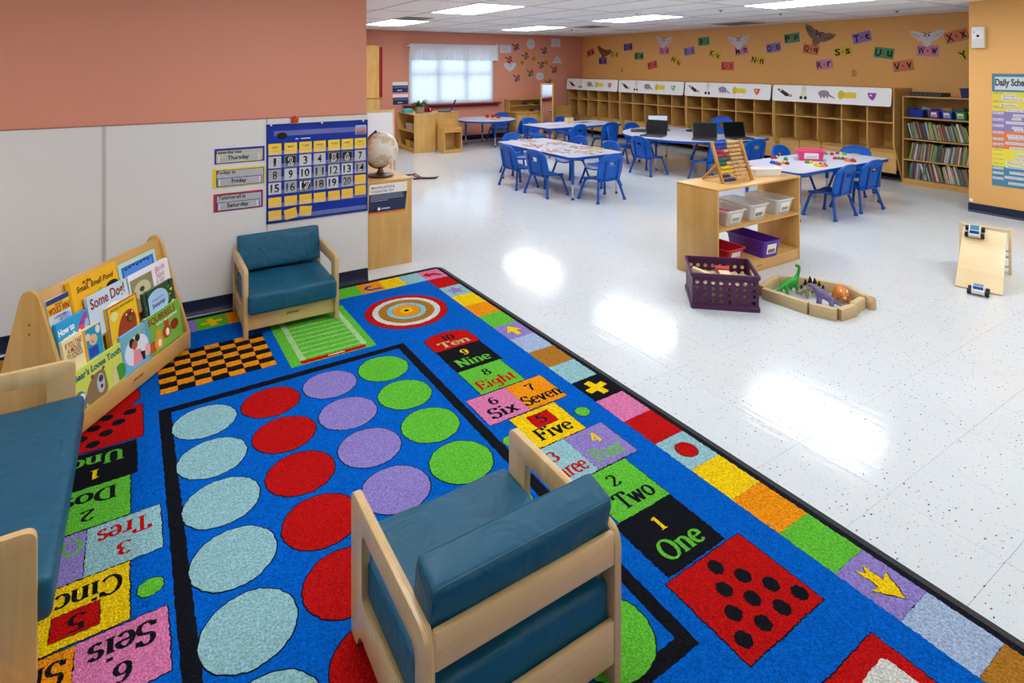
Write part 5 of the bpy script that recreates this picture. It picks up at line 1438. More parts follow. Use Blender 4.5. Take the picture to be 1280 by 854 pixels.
# ------------------------------------------------------------------ things on the tables
def laptop(label, x, y, rz, dark=True, w_=.34, ang_=105, z=.52):
    t = thing('laptop', label, 'laptop', (x, y, z), rz, 'open laptops')
    body = mat('laptop_grey', '#4a4c52', .4) if dark else mat('laptop_silver', '#b9bcc2', .35, metal=.5)
    MB().plate(rrect(-w_ / 2, w_ / 2, -.12, .12, .012, 3), .002, .02, 'z').build('base', body, t, bevel=.002, seg=1)
    MB().box(-w_ * .43, w_ * .43, -.02, .1, .02, .0212).build('keyboard', BLACK, t)
    MB().box(-.05, .05, -.105, -.04, .02, .0206).build('touchpad', mat('pad', '#5c5e64', .4), t)
    M_ = Matrix.Translation((0, .118, .018)) @ Matrix.Rotation(R(90 - ang_), 4, 'X')
    lid = MB(M_).plate(rrect(-w_ / 2, w_ / 2, 0, .225, .012, 3), 0, .009, 'y').build('lid', body if not dark else BLACK, t, bevel=.002, seg=1)
    MB(M_).box(-w_ * .46, w_ * .46, -.0012, -.0002, .018, .215).build('screen', mat('screen_off', '#121318', .3, .15), lid)
    return t
laptop('black open laptop facing the room in the middle of the horseshoe table', 6.89, 5.67, R(-53))
laptop('black open laptop at the bookcase end of the horseshoe table', 7.42, 5.47, R(-22))
laptop('black open laptop facing the room over the chair on the open floor side', 6.6, 6.4, R(-70))
laptop('thin dark laptop seen edge on at the far end of the horseshoe table', 6.9, 7.02, R(-134), True, ang_=98)
gl_ = laptop('dark framed laptop with a pale lit screen beyond the others on the horseshoe table', 7.28, 6.93, R(-40), True, .34, 100)
for c in gl_.children:
    if c.name.startswith('lid'):
        c.children[0].data.materials.clear(); c.children[0].data.materials.append(mat('screen_reflection', '#b4bcc4', .3, emit=.35))  # bright reflection on the screen painted as pale colour with faint emission
rp = random.Random(5)
PZ = [(4.65, 6.95, .17, '#b59a78', 'brown puzzle pieces spread at the far end of the puzzle table'), (4.46, 6.47, .2, '#c98a5a', 'orange brown puzzle pieces near the chair side of the puzzle table'), (4.42, 5.9, .22, '#c99a6a', 'tan puzzle pieces heaped at the middle of the puzzle table edge'), (4.84, 6.48, .15, '#d8c23c', 'yellow puzzle pieces in the middle of the puzzle table'), (4.9, 6.02, .15, '#d39a7a', 'peach puzzle pieces on the far side of the puzzle table'), (4.7, 5.62, .2, '#d8b890', 'pale puzzle pieces at the near end of the puzzle table'), (4.98, 5.85, .11, '#cfd03c', 'lime puzzle pieces beside the peach ones')]
for x, y, r_, h, lab in PZ:
    t = thing('puzzle_pieces', lab, 'puzzle', (x, y, .5202)); t['kind'] = 'stuff'
    cols = [h, '#dccbb0', '#9a8468', '#cfae88', '#c8bcaa', '#b07a5c', h]
    by = {}
    for k in range(34):
        a = rp.uniform(0, 6.28); d = r_ * math.sqrt(rp.random())
        px, py = d * math.cos(a) * .8, d * math.sin(a) * 1.2
        s = rp.uniform(.012, .026); q = rp.uniform(0, 3)
        pts = [(px + s * (1 + .25 * math.cos(3 * w + q)) * math.cos(w), py + s * (1 + .25 * math.cos(3 * w + q)) * math.sin(w)) for w in [2 * PI * i / 9 for i in range(9)]]
        z = rp.uniform(0, .006)
        by.setdefault(rp.choice(cols), MB()).plate(pts, z, z + .003, 'z')
    for hh, m_ in by.items():
        tag(m_.build('pieces', flatc(hh), t), kind='stuff')
t = thing('crayon_box', 'pale wooden box of crayons on the middle table', 'box', (6.72, 8.64, .52), R(10))
for a in ((-.07, .07, -.05, -.044), (-.07, .07, .044, .05), (-.07, -.064, -.044, .044), (.064, .07, -.044, .044)):
    MB().box(a[0], a[1], a[2], a[3], 0, .11).build('side', BIRCH, t)
MB().box(-.064, .064, -.044, .044, 0, .006).build('bottom', BIRCH, t)
for k, h in enumerate(('#c02a2a', '#e0d028', '#2a6ac0', '#7a2a8a', '#2f9a4c', '#c8d82c')):
    c = thing('crayon', '%s crayon standing in the wooden crayon box' % ('red', 'yellow', 'blue', 'purple', 'green', 'lime')[k], 'crayon', (6.68 + .016 * k, 8.63 + .01 * (k % 3), .527), (R(6 * (k % 3 - 1)), R(5), 0), 'crayons in the box')
    MB().tube([(0, 0, 0), (0, 0, .11)], .006, 8).build('stick', flatc(h), c, 60)
    MB().tube([(0, 0, .11), (0, 0, .128)], [.006, .0015], 8).build('tip', flatc(h), c, 60)
for k, (x, y, a, lab) in enumerate(((7.1, 8.68, 12, 'dark printed sheet lying on the middle table'), (6.25, 8.5, -8, 'pale pink sheet lying on the middle table'))):
    t = thing('paper_sheet', lab, 'paper', (x, y, .5201), R(a), 'sheets on the middle table')
    MB().plate(rrect(-.15, .15, -.1, .1, .006, 2), 0, .001, 'z').build('sheet', flatc(('#8a8fa0', '#cdb4c4')[k]), t)
    MB().plate(rrect(-.12, .11, -.07, .05, .006, 2), .001, .0014, 'z').build('picture', flatc(('#5c6478', '#c4a0b0')[k]), t)
PINK = pcol('pink', '#e0417e')
tub('pink plastic bin with white label standing on the toy table', 'bin', (6.46, 3.83, .52), R(-50), .2, .28, .115, PINK, .82, .012, tag_='#c9c9d2')
TOYS = [(6.2, 4.1, ('#c02a2a', '#2a3fb0', '#e0d028'), 'red, blue and yellow linking toys at the far edge of the toy table'), (6.21, 3.97, ('#2f9a4c', '#2f9a4c'), 'single green toy block on the toy table beside the pink bin'), (5.85, 3.86, ('#c02a2a', '#2f8a4c', '#2a4fd0', '#2a4fd0'), 'row of red, green and blue toy links near the low shelf'), (5.95, 3.81, ('#b02a2a', '#e0b028'), 'small red and yellow toy pair on the toy table'), (6.22, 3.7, ('#e0d028', '#2f9a4c'), 'yellow and green toy blocks in front of the pink bin'), (6.15, 3.53, ('#e8d028', '#e8a02c', '#b02a2a', '#2a3fb0', '#e8d028'), 'yellow and red flower shaped toy at the near table edge'), (6.99, 3.95, ('#2f9a4c',), 'green toy piece beside the pink bin'), (7.04, 3.9, ('#c02a2a',), 'red toy piece beside the green one'), (7.17, 3.86, ('#7a3aa0', '#e0d028', '#4fae3a'), 'purple, yellow and green toys at the far side of the toy table'), (6.77, 3.67, ('#c02a2a', '#2f9a4c', '#c02a2a'), 'red and green toy cluster in the middle of the toy table'), (6.74, 3.53, ('#c0392b', '#7a2a6a', '#e08a2c', '#c0392b'), 'red, purple and orange flower shaped toy near the table edge')]
for k, (x, y, cs, lab) in enumerate(TOYS):
    t = thing('linking_toy', lab, 'toy', (x, y, .52), R(35 * k), 'small toys on the toy table')
    nn = len(cs)
    for i, h in enumerate(cs):
        if nn >= 4 and k in (5, 10):
            a = 2 * PI * i / nn; px, py, r_ = .042 * math.cos(a), .042 * math.sin(a), .026
        else:
            px, py, r_ = (i - (nn - 1) / 2) * .04, 0, .02
        pts = [(px + r_ * (1 + .16 * (1 if w % 2 else -1)) * math.cos(PI * w / 8), py + r_ * (1 + .16 * (1 if w % 2 else -1)) * math.sin(PI * w / 8)) for w in range(16)]
        MB().plate(pts, 0, .022, 'z').build('gear', pcol('t' + h, h), t)
        MB().lathe([(.009, .02), (.009, .034)], (px, py, 0), 8).build('peg', pcol('t' + h, h), t)
for x, y, k, lab in ((6.03, 10.5, 0, 'red toy cup on the round table'), (6.12, 10.42, 1, 'small red toy cup beside the other on the round table'), (6.15, 10.27, 2, 'red toy pan on the round table')):
    t = thing('toy_cup', lab, 'toy', (x, y, .52), R(60 * k), 'red toy dishes on the round table')
    MB().lathe([(.03, 0), (.036, .06), (.032, .06), (.027, .006)] if k < 2 else [(.05, 0), (.06, .03), (.056, .03), (.046, .005)], n=18).build('bowl', pcol('red', '#c81e1e'), t, 40)
    MB().tube([(.034, 0, .05), (.06, 0, .045), (.058, 0, .02), (.034, 0, .015)] if k < 2 else [(.058, 0, .025), (.13, 0, .03)], .006, 6).build('handle', pcol('red', '#c81e1e'), t, 60)
t = thing('toy_plate', 'yellow toy plate on the round table', 'plate', (5.97, 10.12, .52))
MB().lathe([(.06, 0), (.1, .012), (.097, .015), (.055, .005)], n=24).build('dish', pcol('ty', '#e8c82c'), t, 40)
MB().lathe([(.05, .004), (.05, .008)], n=20).build('centre', pcol('to', '#e09a2c'), t)
# ------------------------------------------------------------------ low shelf with bins in the middle of the room
LSX, LSY = 3.55, 2.805
ls = thing('low_shelf', 'low two tier plywood shelf with open front holding plastic bins', 'shelf', (LSX, LSY, 0))
lw, ld, lh = 1.04, .385, .69
for x in (0, lw - .018):
    MB().box(x, x + .018, 0, ld, 0, lh - .016).build('side_panel', PLYZ, ls, bevel=.003)
MB().box(-.002, lw + .002, -.003, ld + .002, lh - .016, lh).build('top', PLYX, ls, bevel=.004)
MB().box(.018, lw - .018, .0, ld, .372, .388).build('shelf', PLYX, ls, bevel=.003)
MB().box(.018, lw - .018, .0, ld, .076, .092).build('bottom_shelf', PLYX, ls, bevel=.003)
MB().box(.018, lw - .018, .004, .02, 0, .078).build('kickboard', PLYX, ls, bevel=.003)
txt('jonti', .06, .015, INK, ls, (.5, .0034, .045), 0, 'logo', .02, .3, rot=WALLY)
FROST = mat('frosted_plastic', '#eef1f1', .25, .5, alpha=.42)
def bin_items(lab, x, y, z, hs, n, w_, l_, seed):
    r_ = random.Random(seed)
    t = thing('toy_pieces', 'loose %s toy pieces heaped %s' % (hs[0][1], lab), 'toys', (x, y, z)); t['kind'] = 'stuff'
    by = {}
    for k in range(n):
        h, nm = r_.choice(hs)
        mb = by.setdefault(h, MB())
        mb.t = Matrix.Translation((r_.uniform(-w_, w_), r_.uniform(-l_, l_), .016 + .014 * (k // 7))) @ Matrix.Rotation(r_.uniform(0, 3), 4, 'Z') @ Matrix.Rotation(r_.uniform(-.5, .5), 4, 'X')
        mb.box(-.024, .024, -.013, .013, -.006, .006)
    for h, mb in by.items():
        tag(mb.build('pieces', pcol('t' + h, h), t), kind='stuff')
tub('frosted clear bin of pink ribbons at the near end of the low shelf', 'bin', (3.795, 2.985, .388), R(0), .33, .215, .12, FROST, .84, .01, group='bins on the low shelf', tag_='#9aa0a4')
tub('frosted clear bin in the middle of the low shelf', 'bin', (4.08, 2.985, .388), R(0), .33, .22, .13, FROST, .84, .01, group='bins on the low shelf', tag_='#7d8478')
tub('frosted clear bin at the far end of the low shelf', 'bin', (4.42, 2.985, .388), R(0), .33, .215, .13, FROST, .84, .01, group='bins on the low shelf', tag_='#8f9a8c')
bin_items('in the near frosted bin', 3.795, 2.99, .392, [('#c02a70', 'pink'), ('#d83a8a', 'magenta')], 40, .055, .1, 1)
bin_items('in the middle frosted bin', 4.08, 2.99, .392, [('#b06a3c', 'brown'), ('#c98a5a', 'tan'), ('#8a9a8c', 'grey green')], 26, .055, .1, 2)
bin_items('in the far frosted bin', 4.42, 2.99, .392, [('#9aa07c', 'olive'), ('#c4937c', 'peach'), ('#a8b0b4', 'grey')], 22, .055, .1, 3)
tub('red plastic bin on the bottom of the low shelf', 'bin', (3.8, 2.99, .092), R(0), .33, .2, .12, pcol('cherry', '#c8203c'), .84, .01, group='bins on the low shelf', tag_='#c9a0a8')
tub('long purple plastic bin on the bottom of the low shelf', 'bin', (4.19, 2.965, .092), R(-4), .37, .2, .135, pcol('violet', '#5b2fa0'), .88, .01, group='bins on the low shelf', tag_='#7a6a58')
# abacus
ab = thing('abacus', 'wooden abacus with red, blue, green and yellow beads on the low shelf', 'abacus', (3.93, 2.915, lh), R(-3))
OAK = wood('abacus_wood', '#a9762c', '#cf9c4c', 'z', rough=.45)
AM = Matrix.Rotation(R(-20), 4, 'X')
for s in (-.165, .165):
    MB(AM).box(s - .011, s + .011, -.011, .011, 0, .33).build('upright', OAK, ab, bevel=.003)
    MB().tube([(s, .05, .15), (s, .2, .008)], .011, 8).build('stay', OAK, ab, 60)
MB().tube([(-.165, .2, .012), (.165, .2, .012)], .006, 8).build('stay_rod', OAK, ab, 60)
bead_me = {}
def bead(h):
    if h not in bead_me:
        me = MB(Matrix.Rotation(R(90), 4, 'Y')).lathe([(.006, -.0125), (.0135, -.009), (.0145, 0), (.0135, .009), (.006, .0125)], n=12).mesh('bead', 60)
        me.materials.append(mat('bead_' + h, h, .3, .5)); bead_me[h] = me
    return bead_me[h]
cols = ['#1c2f6a', '#1c2f6a', '#e3bf1c', '#e3bf1c', '#1a6a4a', '#1a6a4a', '#b8202c', '#b8202c', '#1c3f9a', '#1c3f9a']
for k in range(10):
    z = .025 + .032 * k
    p = AM @ Vector((0, 0, z))
    rd = MB().tube([(-.16, p.y, p.z), (.16, p.y, p.z)], .0025, 6).build('rod', OAK, ab)
    x = -.14
    for i in range(10):
        put('bead', bead(cols[k] if i < 5 - (k % 3 == 1) * 2 else '#d2a86a'), None, rd, (x + (.015 if i >= 5 else 0) + .004 * (k % 2), p.y, p.z))
        x += .0262
t = tub('white paper tray with black marks behind the abacus', 'tray', (4.38, 2.99, lh), R(66), .26, .12, .06, WHITE, .9, .004, name='paper_tray')
for k in range(6):
    MB().box(.058, .0595, -.11 + .018 * k, -.1 + .018 * k, .015, .04 + .008 * (k % 2)).build('mark', BLACK, t)

# ------------------------------------------------------------------ crate of blocks
ca = math.atan2(-.286, .315)
cr_ = thing('crate', 'dark purple plastic crate with round holes full of wooden blocks', 'crate', (3.057, 2.62, 0), ca)
PURP = mat('crate_purple', '#4a1f4a', .4, .4)
Lx, Ly, Hc = .425, .357, .235
holes = []
for i in range(8):
    for j in range(4):
        holes.append((i, j))
def holegrid(L, n, m, z0, dz, r):
    return [ring(L * (i + .75) / (n + .5), z0 + dz * j, r, n=12) for i in range(n) for j in range(m)]
MB().plate(rq(.005, Lx - .005, .012, Hc - .012), .006, .012, 'y', holegrid(Lx, 8, 4, .055, .04, .0135)).build('front_wall', PURP, cr_, bevel=None)
MB().plate(rq(.005, Lx - .005, .012, Hc - .012), Ly - .012, Ly - .006, 'y', holegrid(Lx, 8, 4, .055, .04, .0135)).build('back_wall', PURP, cr_)
for x in (.006, Lx - .012):
    MB().plate(rq(.012, Ly - .012, .012, Hc - .012), x, x + .006, 'x', [ring(Ly * (i + .75) / 6.5, .055 + .04 * j, .0135, n=12) for i in range(6) for j in range(3)] + [rrect(Ly * .3, Ly * .7, .175, .21, .012, 3)]).build('end_wall', PURP, cr_)
MB().box(0, Lx, 0, Ly, 0, .006).build('bottom', PURP, cr_)
for z0, z1, e in ((0, .03, .004), (Hc - .026, Hc, .006)):
    MB().plate(rrect(-e, Lx + e, -e, Ly + e, .01, 2), z0, z1, 'z', [rrect(.008, Lx - .008, .008, Ly - .008, .008, 2)]).build('rim', PURP, cr_, bevel=.002, seg=1)
def block(label, x, y, z, L, W, H, rz, tilt=(0, 0), group=None, m=BEECH):
    t = thing('wooden_block', label, 'block', (x, y, z), (tilt[0], tilt[1], rz), group)
    MB().box(-L / 2, L / 2, -W / 2, W / 2, 0, H).build('body', m, t, bevel=.003)
    MB().box(-L / 2 - .0004, -L / 2 + .001, -W / 2 + .004, W / 2 - .004, .004, H - .004).build('end_grain', mat('end_grain', '#a98a5a', .7), t)
    return t
rr = random.Random(11)
cc, ss_ = math.cos(ca), math.sin(ca)
def cw(u, v): return (3.057 + u * cc - v * ss_, 2.62 + u * ss_ + v * cc)
k = 0
LAY = [(.07, .06, .008, .09, .05), (.07, .16, .008, .09, .05), (.07, .27, .008, .09, .06), (.18, .06, .008, .1, .06), (.18, .17, .008, .1, .05), (.18, .28, .008, .1, .06), (.3, .06, .008, .1, .05), (.3, .17, .008, .1, .06), (.3, .28, .008, .1, .06), (.38, .1, .008, .05, .05), (.38, .25, .008, .05, .05)]
for layer in range(3):
    for (u, v, z, L, W) in LAY:
        u2, v2 = u + rr.uniform(-.01, .01), v + rr.uniform(-.008, .008)
        x, y = cw(u2, v2)
        pos = 'near the front' if v < .1 else ('in the middle' if v < .22 else 'near the back')
        block('wooden block %s of the %s layer in the purple crate, %s' % (pos, ('bottom', 'middle', 'upper')[layer], ('short end', 'first column', 'second column', 'third column')[0 if u > .35 else (1 if u < .1 else (2 if u < .2 else 3))]), x, y, .007 + layer * .05, L, W, .046, ca + R(rr.uniform(-8, 8)), group='blocks in the purple crate', m=BEECH)
x, y = cw(.1, .15); block('long pale wooden block leaning on the pile in the purple crate', x, y, .168, .17, .04, .03, ca + R(-25), (0, R(12)), 'blocks in the purple crate', BIRCH)
x, y = cw(.23, .13); block('square pale wooden block on top of the pile in the purple crate', x, y, .158, .07, .07, .05, ca + R(5), (R(4), 0), 'blocks in the purple crate', BIRCH)
x, y = cw(.24, .28); t = block('red wooden block at the back of the purple crate', x, y, .158, .09, .05, .035, ca, (0, 0), 'blocks in the purple crate', pcol('redblock', '#c04a4a'))

# ------------------------------------------------------------------ ring of blocks round toy dinosaurs
RING = [((3.6, 2.468), (3.62, 2.158), .06, 'long wooden block on the crate side of the dinosaur pen'), ((3.622, 2.15), (3.676, 2.005), .06, 'short wooden block at the near left corner of the dinosaur pen'), ((3.69, 2.0), (3.845, 1.985), .06, 'near short wooden block of the dinosaur pen in front of the purple dinosaur'), ((3.852, 2.0), (4.01, 2.02), .055, 'wooden block of the dinosaur pen near its outer corner'), ((4.135, 2.19), (4.055, 2.02), .055, 'leaning wooden block at the far corner of the dinosaur pen'), ((4.05, 2.375), (4.13, 2.205), .055, 'wooden block behind the orange dinosaur in the pen'), ((4.0, 2.46), (4.045, 2.385), .055, 'smallest wooden block in the back row of the dinosaur pen'), ((3.9, 2.55), (3.995, 2.467), .055, 'wooden block in the back row behind the green dinosaur'), ((3.62, 2.5), (3.885, 2.555), .055, 'long wooden block of the dinosaur pen nearest the low shelf')]
for a, b, W, lab in RING:
    dx, dy = b[0] - a[0], b[1] - a[1]
    block(lab, (a[0] + b[0]) / 2, (a[1] + b[1]) / 2, 0, math.hypot(dx, dy), .04, .075, math.atan2(dy, dx), group='blocks of the dinosaur pen')
t = thing('wooden_cylinder', 'short wooden cylinder block at the tip of the dinosaur pen', 'block', (4.05, 1.985, 0))
MB().lathe([(.027, 0), (.03, .004), (.03, .07), (.027, .074)], n=20).build('body', BEECH, t, 40); MB().lathe([(.022, .0741), (.022, .0745)], n=20).build('end_grain', mat('end_grain', '#a98a5a'), t)
def dino(label, loc, rz, body, legs, h, scale=1.0, spikes=None, belly=None):
    t = thing('toy_dinosaur', label, 'toy', loc, rz, 'toy dinosaurs in the block pen')
    nodes = [(x * scale, y * scale, z * scale, r * scale) for x, y, z, r in body]
    ed = [(i, i + 1) for i in range(len(body) - 1)]
    for at, pts in legs:
        p = at
        for q in pts:
            nodes.append(tuple(c * scale for c in q)); ed.append((p, len(nodes) - 1)); p = len(nodes) - 1
    m = mat('dino_' + h, h, .45, .4, var=(60, .35), bump=(90, .3, .01))
    skin('body', nodes, ed, m, t)
    for (x, y, z, sz, hh) in (spikes or []):
        MB().plate([((x - sz) * scale, z * scale), (x * scale, (z + sz * 2.4) * scale), ((x + sz) * scale, z * scale)], (y - .004) * scale, (y + .004) * scale, 'y').build('spike', flatc(hh), t)
    for s in (-1, 1):
        e = belly
        if e: MB().ball((e[0] * scale, s * e[1] * scale, e[2] * scale), .0035 * scale, 8, 6).build('eye', BLACK, t, 60)
    return t
def quad(xb, xf, zb, zf, r=.014, sp=.026):
    L = []
    for s in (-1, 1):
        L.append((xb[0], [(xb[1], s * sp, zb * .6, r), (xb[1] - .006, s * sp * 1.15, .014, r * .7), (xb[1] + .006, s * sp * 1.15, .006, r * .62)]))
        L.append((xf[0], [(xf[1], s * sp, zf * .6, r), (xf[1] + .002, s * sp * 1.15, .014, r * .7), (xf[1] + .012, s * sp * 1.15, .006, r * .62)]))
    return L
dino('green long necked toy dinosaur in the block pen', (3.845, 2.43, 0), R(-12), [(-.14, 0, .018, .005), (-.09, 0, .04, .01), (-.045, 0, .062, .022), (0, 0, .072, .028), (.04, 0, .078, .024), (.07, 0, .105, .014), (.085, 0, .14, .011), (.09, 0, .17, .01), (.075, 0, .185, .011), (.055, 0, .18, .007)], quad((2, -.045), (4, .04), .06, .07), '#2f9636', 1.0, belly=(.072, .011, .19))
dino('striped stegosaurus toy with dark back plates in the block pen', (3.905, 2.315, 0), R(160), [(-.13, 0, .02, .004), (-.09, 0, .035, .009), (-.045, 0, .055, .02), (0, 0, .07, .027), (.04, 0, .06, .022), (.075, 0, .04, .013), (.1, 0, .032, .01)], quad((2, -.04), (4, .04), .05, .05), '#8c8468', 1.05, [(-.1, 0, .045, .01, '#1c1a1c'), (-.07, 0, .065, .013, '#1c1a1c'), (-.035, 0, .082, .016, '#1c1a1c'), (0, 0, .092, .018, '#1c1a1c'), (.035, 0, .082, .015, '#1c1a1c'), (.065, 0, .058, .011, '#1c1a1c')], (.1, .009, .038))
dino('purple toy dinosaur standing with its neck raised in the block pen', (3.82, 2.16, 0), R(128), [(-.1, 0, .014, .004), (-.07, 0, .03, .009), (-.035, 0, .055, .02), (0, 0, .075, .025), (.035, 0, .09, .022), (.06, 0, .115, .014), (.08, 0, .13, .012), (.105, 0, .122, .008)], quad((2, -.03), (4, .035), .05, .07), '#6e6594', 1.05, belly=(.09, .011, .135))
dino('orange horned toy dinosaur facing the pen front', (4.015, 2.165, 0), R(-140), [(-.1, 0, .025, .006), (-.07, 0, .045, .014), (-.035, 0, .062, .028), (0, 0, .07, .033), (.04, 0, .066, .03), (.075, 0, .064, .03), (.095, 0, .052, .02), (.115, 0, .042, .011)], quad((2, -.035), (4, .04), .05, .055, .016, .03), '#cf7a2c', 1.1, [(.085, .016, .085, .006, '#e8dcc0'), (.085, -.016, .085, .006, '#e8dcc0'), (.112, 0, .052, .005, '#e8dcc0')], (.1, .017, .062))
t = thing('paper_scrap', 'small white paper scrap beside the orange dinosaur', 'paper', (4.02, 2.3, .0), R(20))
MB().box(-.03, .03, -.015, .015, 0, .018).build('fold', PAPER, t); MB().box(-.026, .026, -.013, .016, .018, .02).build('flap', PAPER, t)

# ------------------------------------------------------------------ plywood ramp with two toy cars
ra = math.atan2(.069, .255)      # ramp runs along +X turned by this angle
rm = thing('toy_ramp', 'plywood ramp leaning on a wooden frame near the partition', 'ramp', (5.008, 1.733, 0), ra)
RL, RW, RH = .56, .265, .31
sl = math.atan2(RH, RL)
MR = Matrix.Rotation(-sl, 4, 'Y')
MB(MR).box(0, math.hypot(RL, RH), -RW / 2, RW / 2, .0, .012).build('board', BIRCH, rm, bevel=.002)
for s in (-1, 1):
    MB().box(RL - .005, RL + .03, s * (RW / 2 + .018) - .009, s * (RW / 2 + .018) + .009, 0, RH + .04).build('post', BIRCH, rm, bevel=.003)
    MB().plate([(RL + .03, 0), (RL + .12, 0), (RL + .03, RH + .03)], s * (RW / 2 + .018) - .008, s * (RW / 2 + .018) + .008, 'y').build('gusset', BIRCH, rm, bevel=.002)
for z in (RH + .015, RH * .55, RH * .4, .05):
    MB().box(RL + .004, RL + .024, -RW / 2 - .009, RW / 2 + .009, z, z + .018).build('rail', BIRCH, rm, bevel=.002)
def car(label, M_):
    t = thing('toy_car', label, 'car', (0, 0, 0), 0, 'white toy cars with blue windows')
    t.matrix_world = M_
    SH_ = mat('car_white', '#d8d9d4', .3, .5)
    MB().plate(round_poly([(-.06, .014), (.06, .014), (.062, .032), (.042, .04), (.028, .062), (-.03, .062), (-.05, .042), (-.062, .038)], .006), -.036, .036, 'y').build('body', SH_, t, bevel=.003)
    MB().box(-.026, .024, -.028, .028, .062, .0635).build('roof', mat('car_blue', '#2c86a8', .15, .6), t)
    MB(Matrix.Translation((-.04, 0, .0525)) @ Matrix.Rotation(R(-45), 4, 'Y')).box(-.011, .011, -.028, .028, -.0005, .0012).build('rear_window', mat('car_glass', '#1c3f9a', .1, .6), t)
    MB(Matrix.Translation((.0355, 0, .0515)) @ Matrix.Rotation(R(58), 4, 'Y')).box(-.01, .01, -.028, .028, -.0005, .0012).build('windscreen', mat('car_glass', '#1c3f9a'), t)
    for x in (-.038, .038):
        for s in (-1, 1):
            wl_ = MB(Matrix.Translation((x, s * .049, .02)) @ Matrix.Rotation(R(90), 4, 'X')).lathe([(.012, -.012), (.019, -.01), (.02, 0), (.019, .01), (.012, .012)], n=18).build('wheel', mat('tyre', '#23242a', .6), t, 40)
            MB(Matrix.Translation((x, s * .0615, .02)) @ Matrix.Rotation(R(90), 4, 'X')).lathe([(.006, -.001), (.006, .001)], n=10).build('hub', WHITE, wl_)
        MB().tube([(x, -.05, .02), (x, .05, .02)], .004, 6).build('axle', CHROME, t)
    return t
RM = Matrix.Translation((5.008, 1.733, 0)) @ Matrix.Rotation(ra, 4, 'Z')
car('white toy car with blue roof parked at the top of the ramp', RM @ MR @ Matrix.Translation((.575, .055, .0125)))
car('white toy car with blue roof on the floor at the foot of the ramp', RM @ Matrix.Translation((-.066, -.005, 0)) )

# ------------------------------------------------------------------ far end: shelf, cube stool, plant, easel, kitchen, mirror
fs_ = thing('toy_shelf', 'plywood toy shelf with open side holding baskets under the window', 'shelf', (4.17, 9.92, 0))
for y in (0, .8):
    MB().box(0, .42, y, y + .018, 0, .69).build('side_panel', PLYZ, fs_, bevel=.003, seg=1)
MB().box(-.003, .423, -.003, .821, .69, .706).build('top', PLYY, fs_, bevel=.003, seg=1)
MB().box(.405, .42, .018, .8, 0, .69).build('back_panel', PLYY, fs_)
for z in (.05, .37): MB().box(0, .405, .018, .8, z, z + .016).build('shelf', PLYY, fs_)
MB().box(.01, .025, .018, .8, 0, .05).build('kickboard', PLYY, fs_)
for k, (y, z, h, lab) in enumerate(((10.1, .386, '#a9a4a0', 'grey basket on the upper tier of the toy shelf'), (10.38, .386, '#c4c0bc', 'pale basket on the upper tier of the toy shelf'), (10.12, .066, '#8f9294', 'grey basket on the lower tier of the toy shelf'), (10.4, .066, '#d8b82c', 'yellow basket on the lower tier of the toy shelf'))):
    t = tub(lab, 'basket', (4.34, y, z), R(-90), .24, .2, .13, pcol('b' + h, h), .85, .006, group='baskets on the toy shelf', name='basket')
    for q in range(5):
        MB().ball((-.07 + .035 * q, .03 * math.sin(q * 2), .11), .035, 10, 6).build('lump', pcol('l%d' % (q % 3), ('#6a6a70', '#9c988c', '#4c5058')[q % 3]), t, 60)
us_ = thing('storage_unit', 'closed plywood storage unit joined behind the toy shelf under the window', 'cabinet', (4.6, 10.15, 0))
MB().box(0, .58, 0, .016, 0, .69).build('back_panel', PLYZ, us_, bevel=.003, seg=1)
for x in (0, .562): MB().box(x, x + .018, .016, .4, 0, .69).build('side_panel', PLYZ, us_)
MB().box(-.003, .583, -.003, .4, .69, .706).build('top', PLYX, us_, bevel=.003, seg=1)
st = thing('cube_stool', 'small plywood cube stool with open front and raised back', 'stool', (4.62, 9.6, 0))
for x in (0, .345): MB().box(x, x + .018, 0, .3, 0, .464).build('side_panel', PLYZ, st, bevel=.003, seg=1)
for z in (.05, .375): MB().box(.018, .345, 0, .285, z, z + .016).build('shelf', PLYX, st)
MB().box(.018, .345, 0, .016, 0, .05).build('kickboard', PLYX, st)
MB().box(.018, .345, 0, .014, .42, .464).build('front_rail', PLYX, st); 
MB().box(.018, .345, .285, .3, 0, .6).build('back_panel', PLYX, st, bevel=.003, seg=1)
pl = thing('potted_plant', 'leafy green plant in a woven pot on the toy shelf', 'plant', (4.36, 10.12, .706))
MB().lathe([(.07, 0), (.088, .06), (.09, .13), (.083, .13), (.08, .08)], n=20).build('pot', mat('woven_pot', '#9a8c78', .8, bump=(60, .8)), pl, 40)
MB().lathe([(.082, .115), (.08, .12)], n=16).build('soil', mat('soil', '#3a2c22', .9), pl)
rl = random.Random(9)
LEAF = [mat('leaf_%d' % k, h, .5) for k, h in enumerate(('#4a6a3c', '#6a8a52', '#38502e'))]
lf_me = []
for k in range(3):
    me = MB().shell([[(-.001, 0, 0), (-.02, .04, .008), (-.016, .075, .004), (0, .11, -.012)], [(0, 0, 0), (0, .04, .002), (0, .075, -.002), (0, .111, -.014)], [(.001, 0, 0), (.02, .04, .008), (.016, .075, .004), (0, .112, -.012)]], .001).mesh('leaf', 60)
    me.materials.append(LEAF[k]); lf_me.append(me)
for k in range(60):
    a = rl.uniform(0, 6.28); e = rl.uniform(-.1, 1.2); r_ = rl.uniform(0, .09)
    put('leaf', lf_me[k % 3], None, pl, (r_ * math.cos(a), r_ * math.sin(a),   .11 + rl.uniform(0, .07)), (e, rl.uniform(-.4, .4), a - PI / 2))
t = thing('tissue_box', 'small turquoise box on the toy shelf beside the plant', 'box', (4.24, 10.42, .706), R(8))
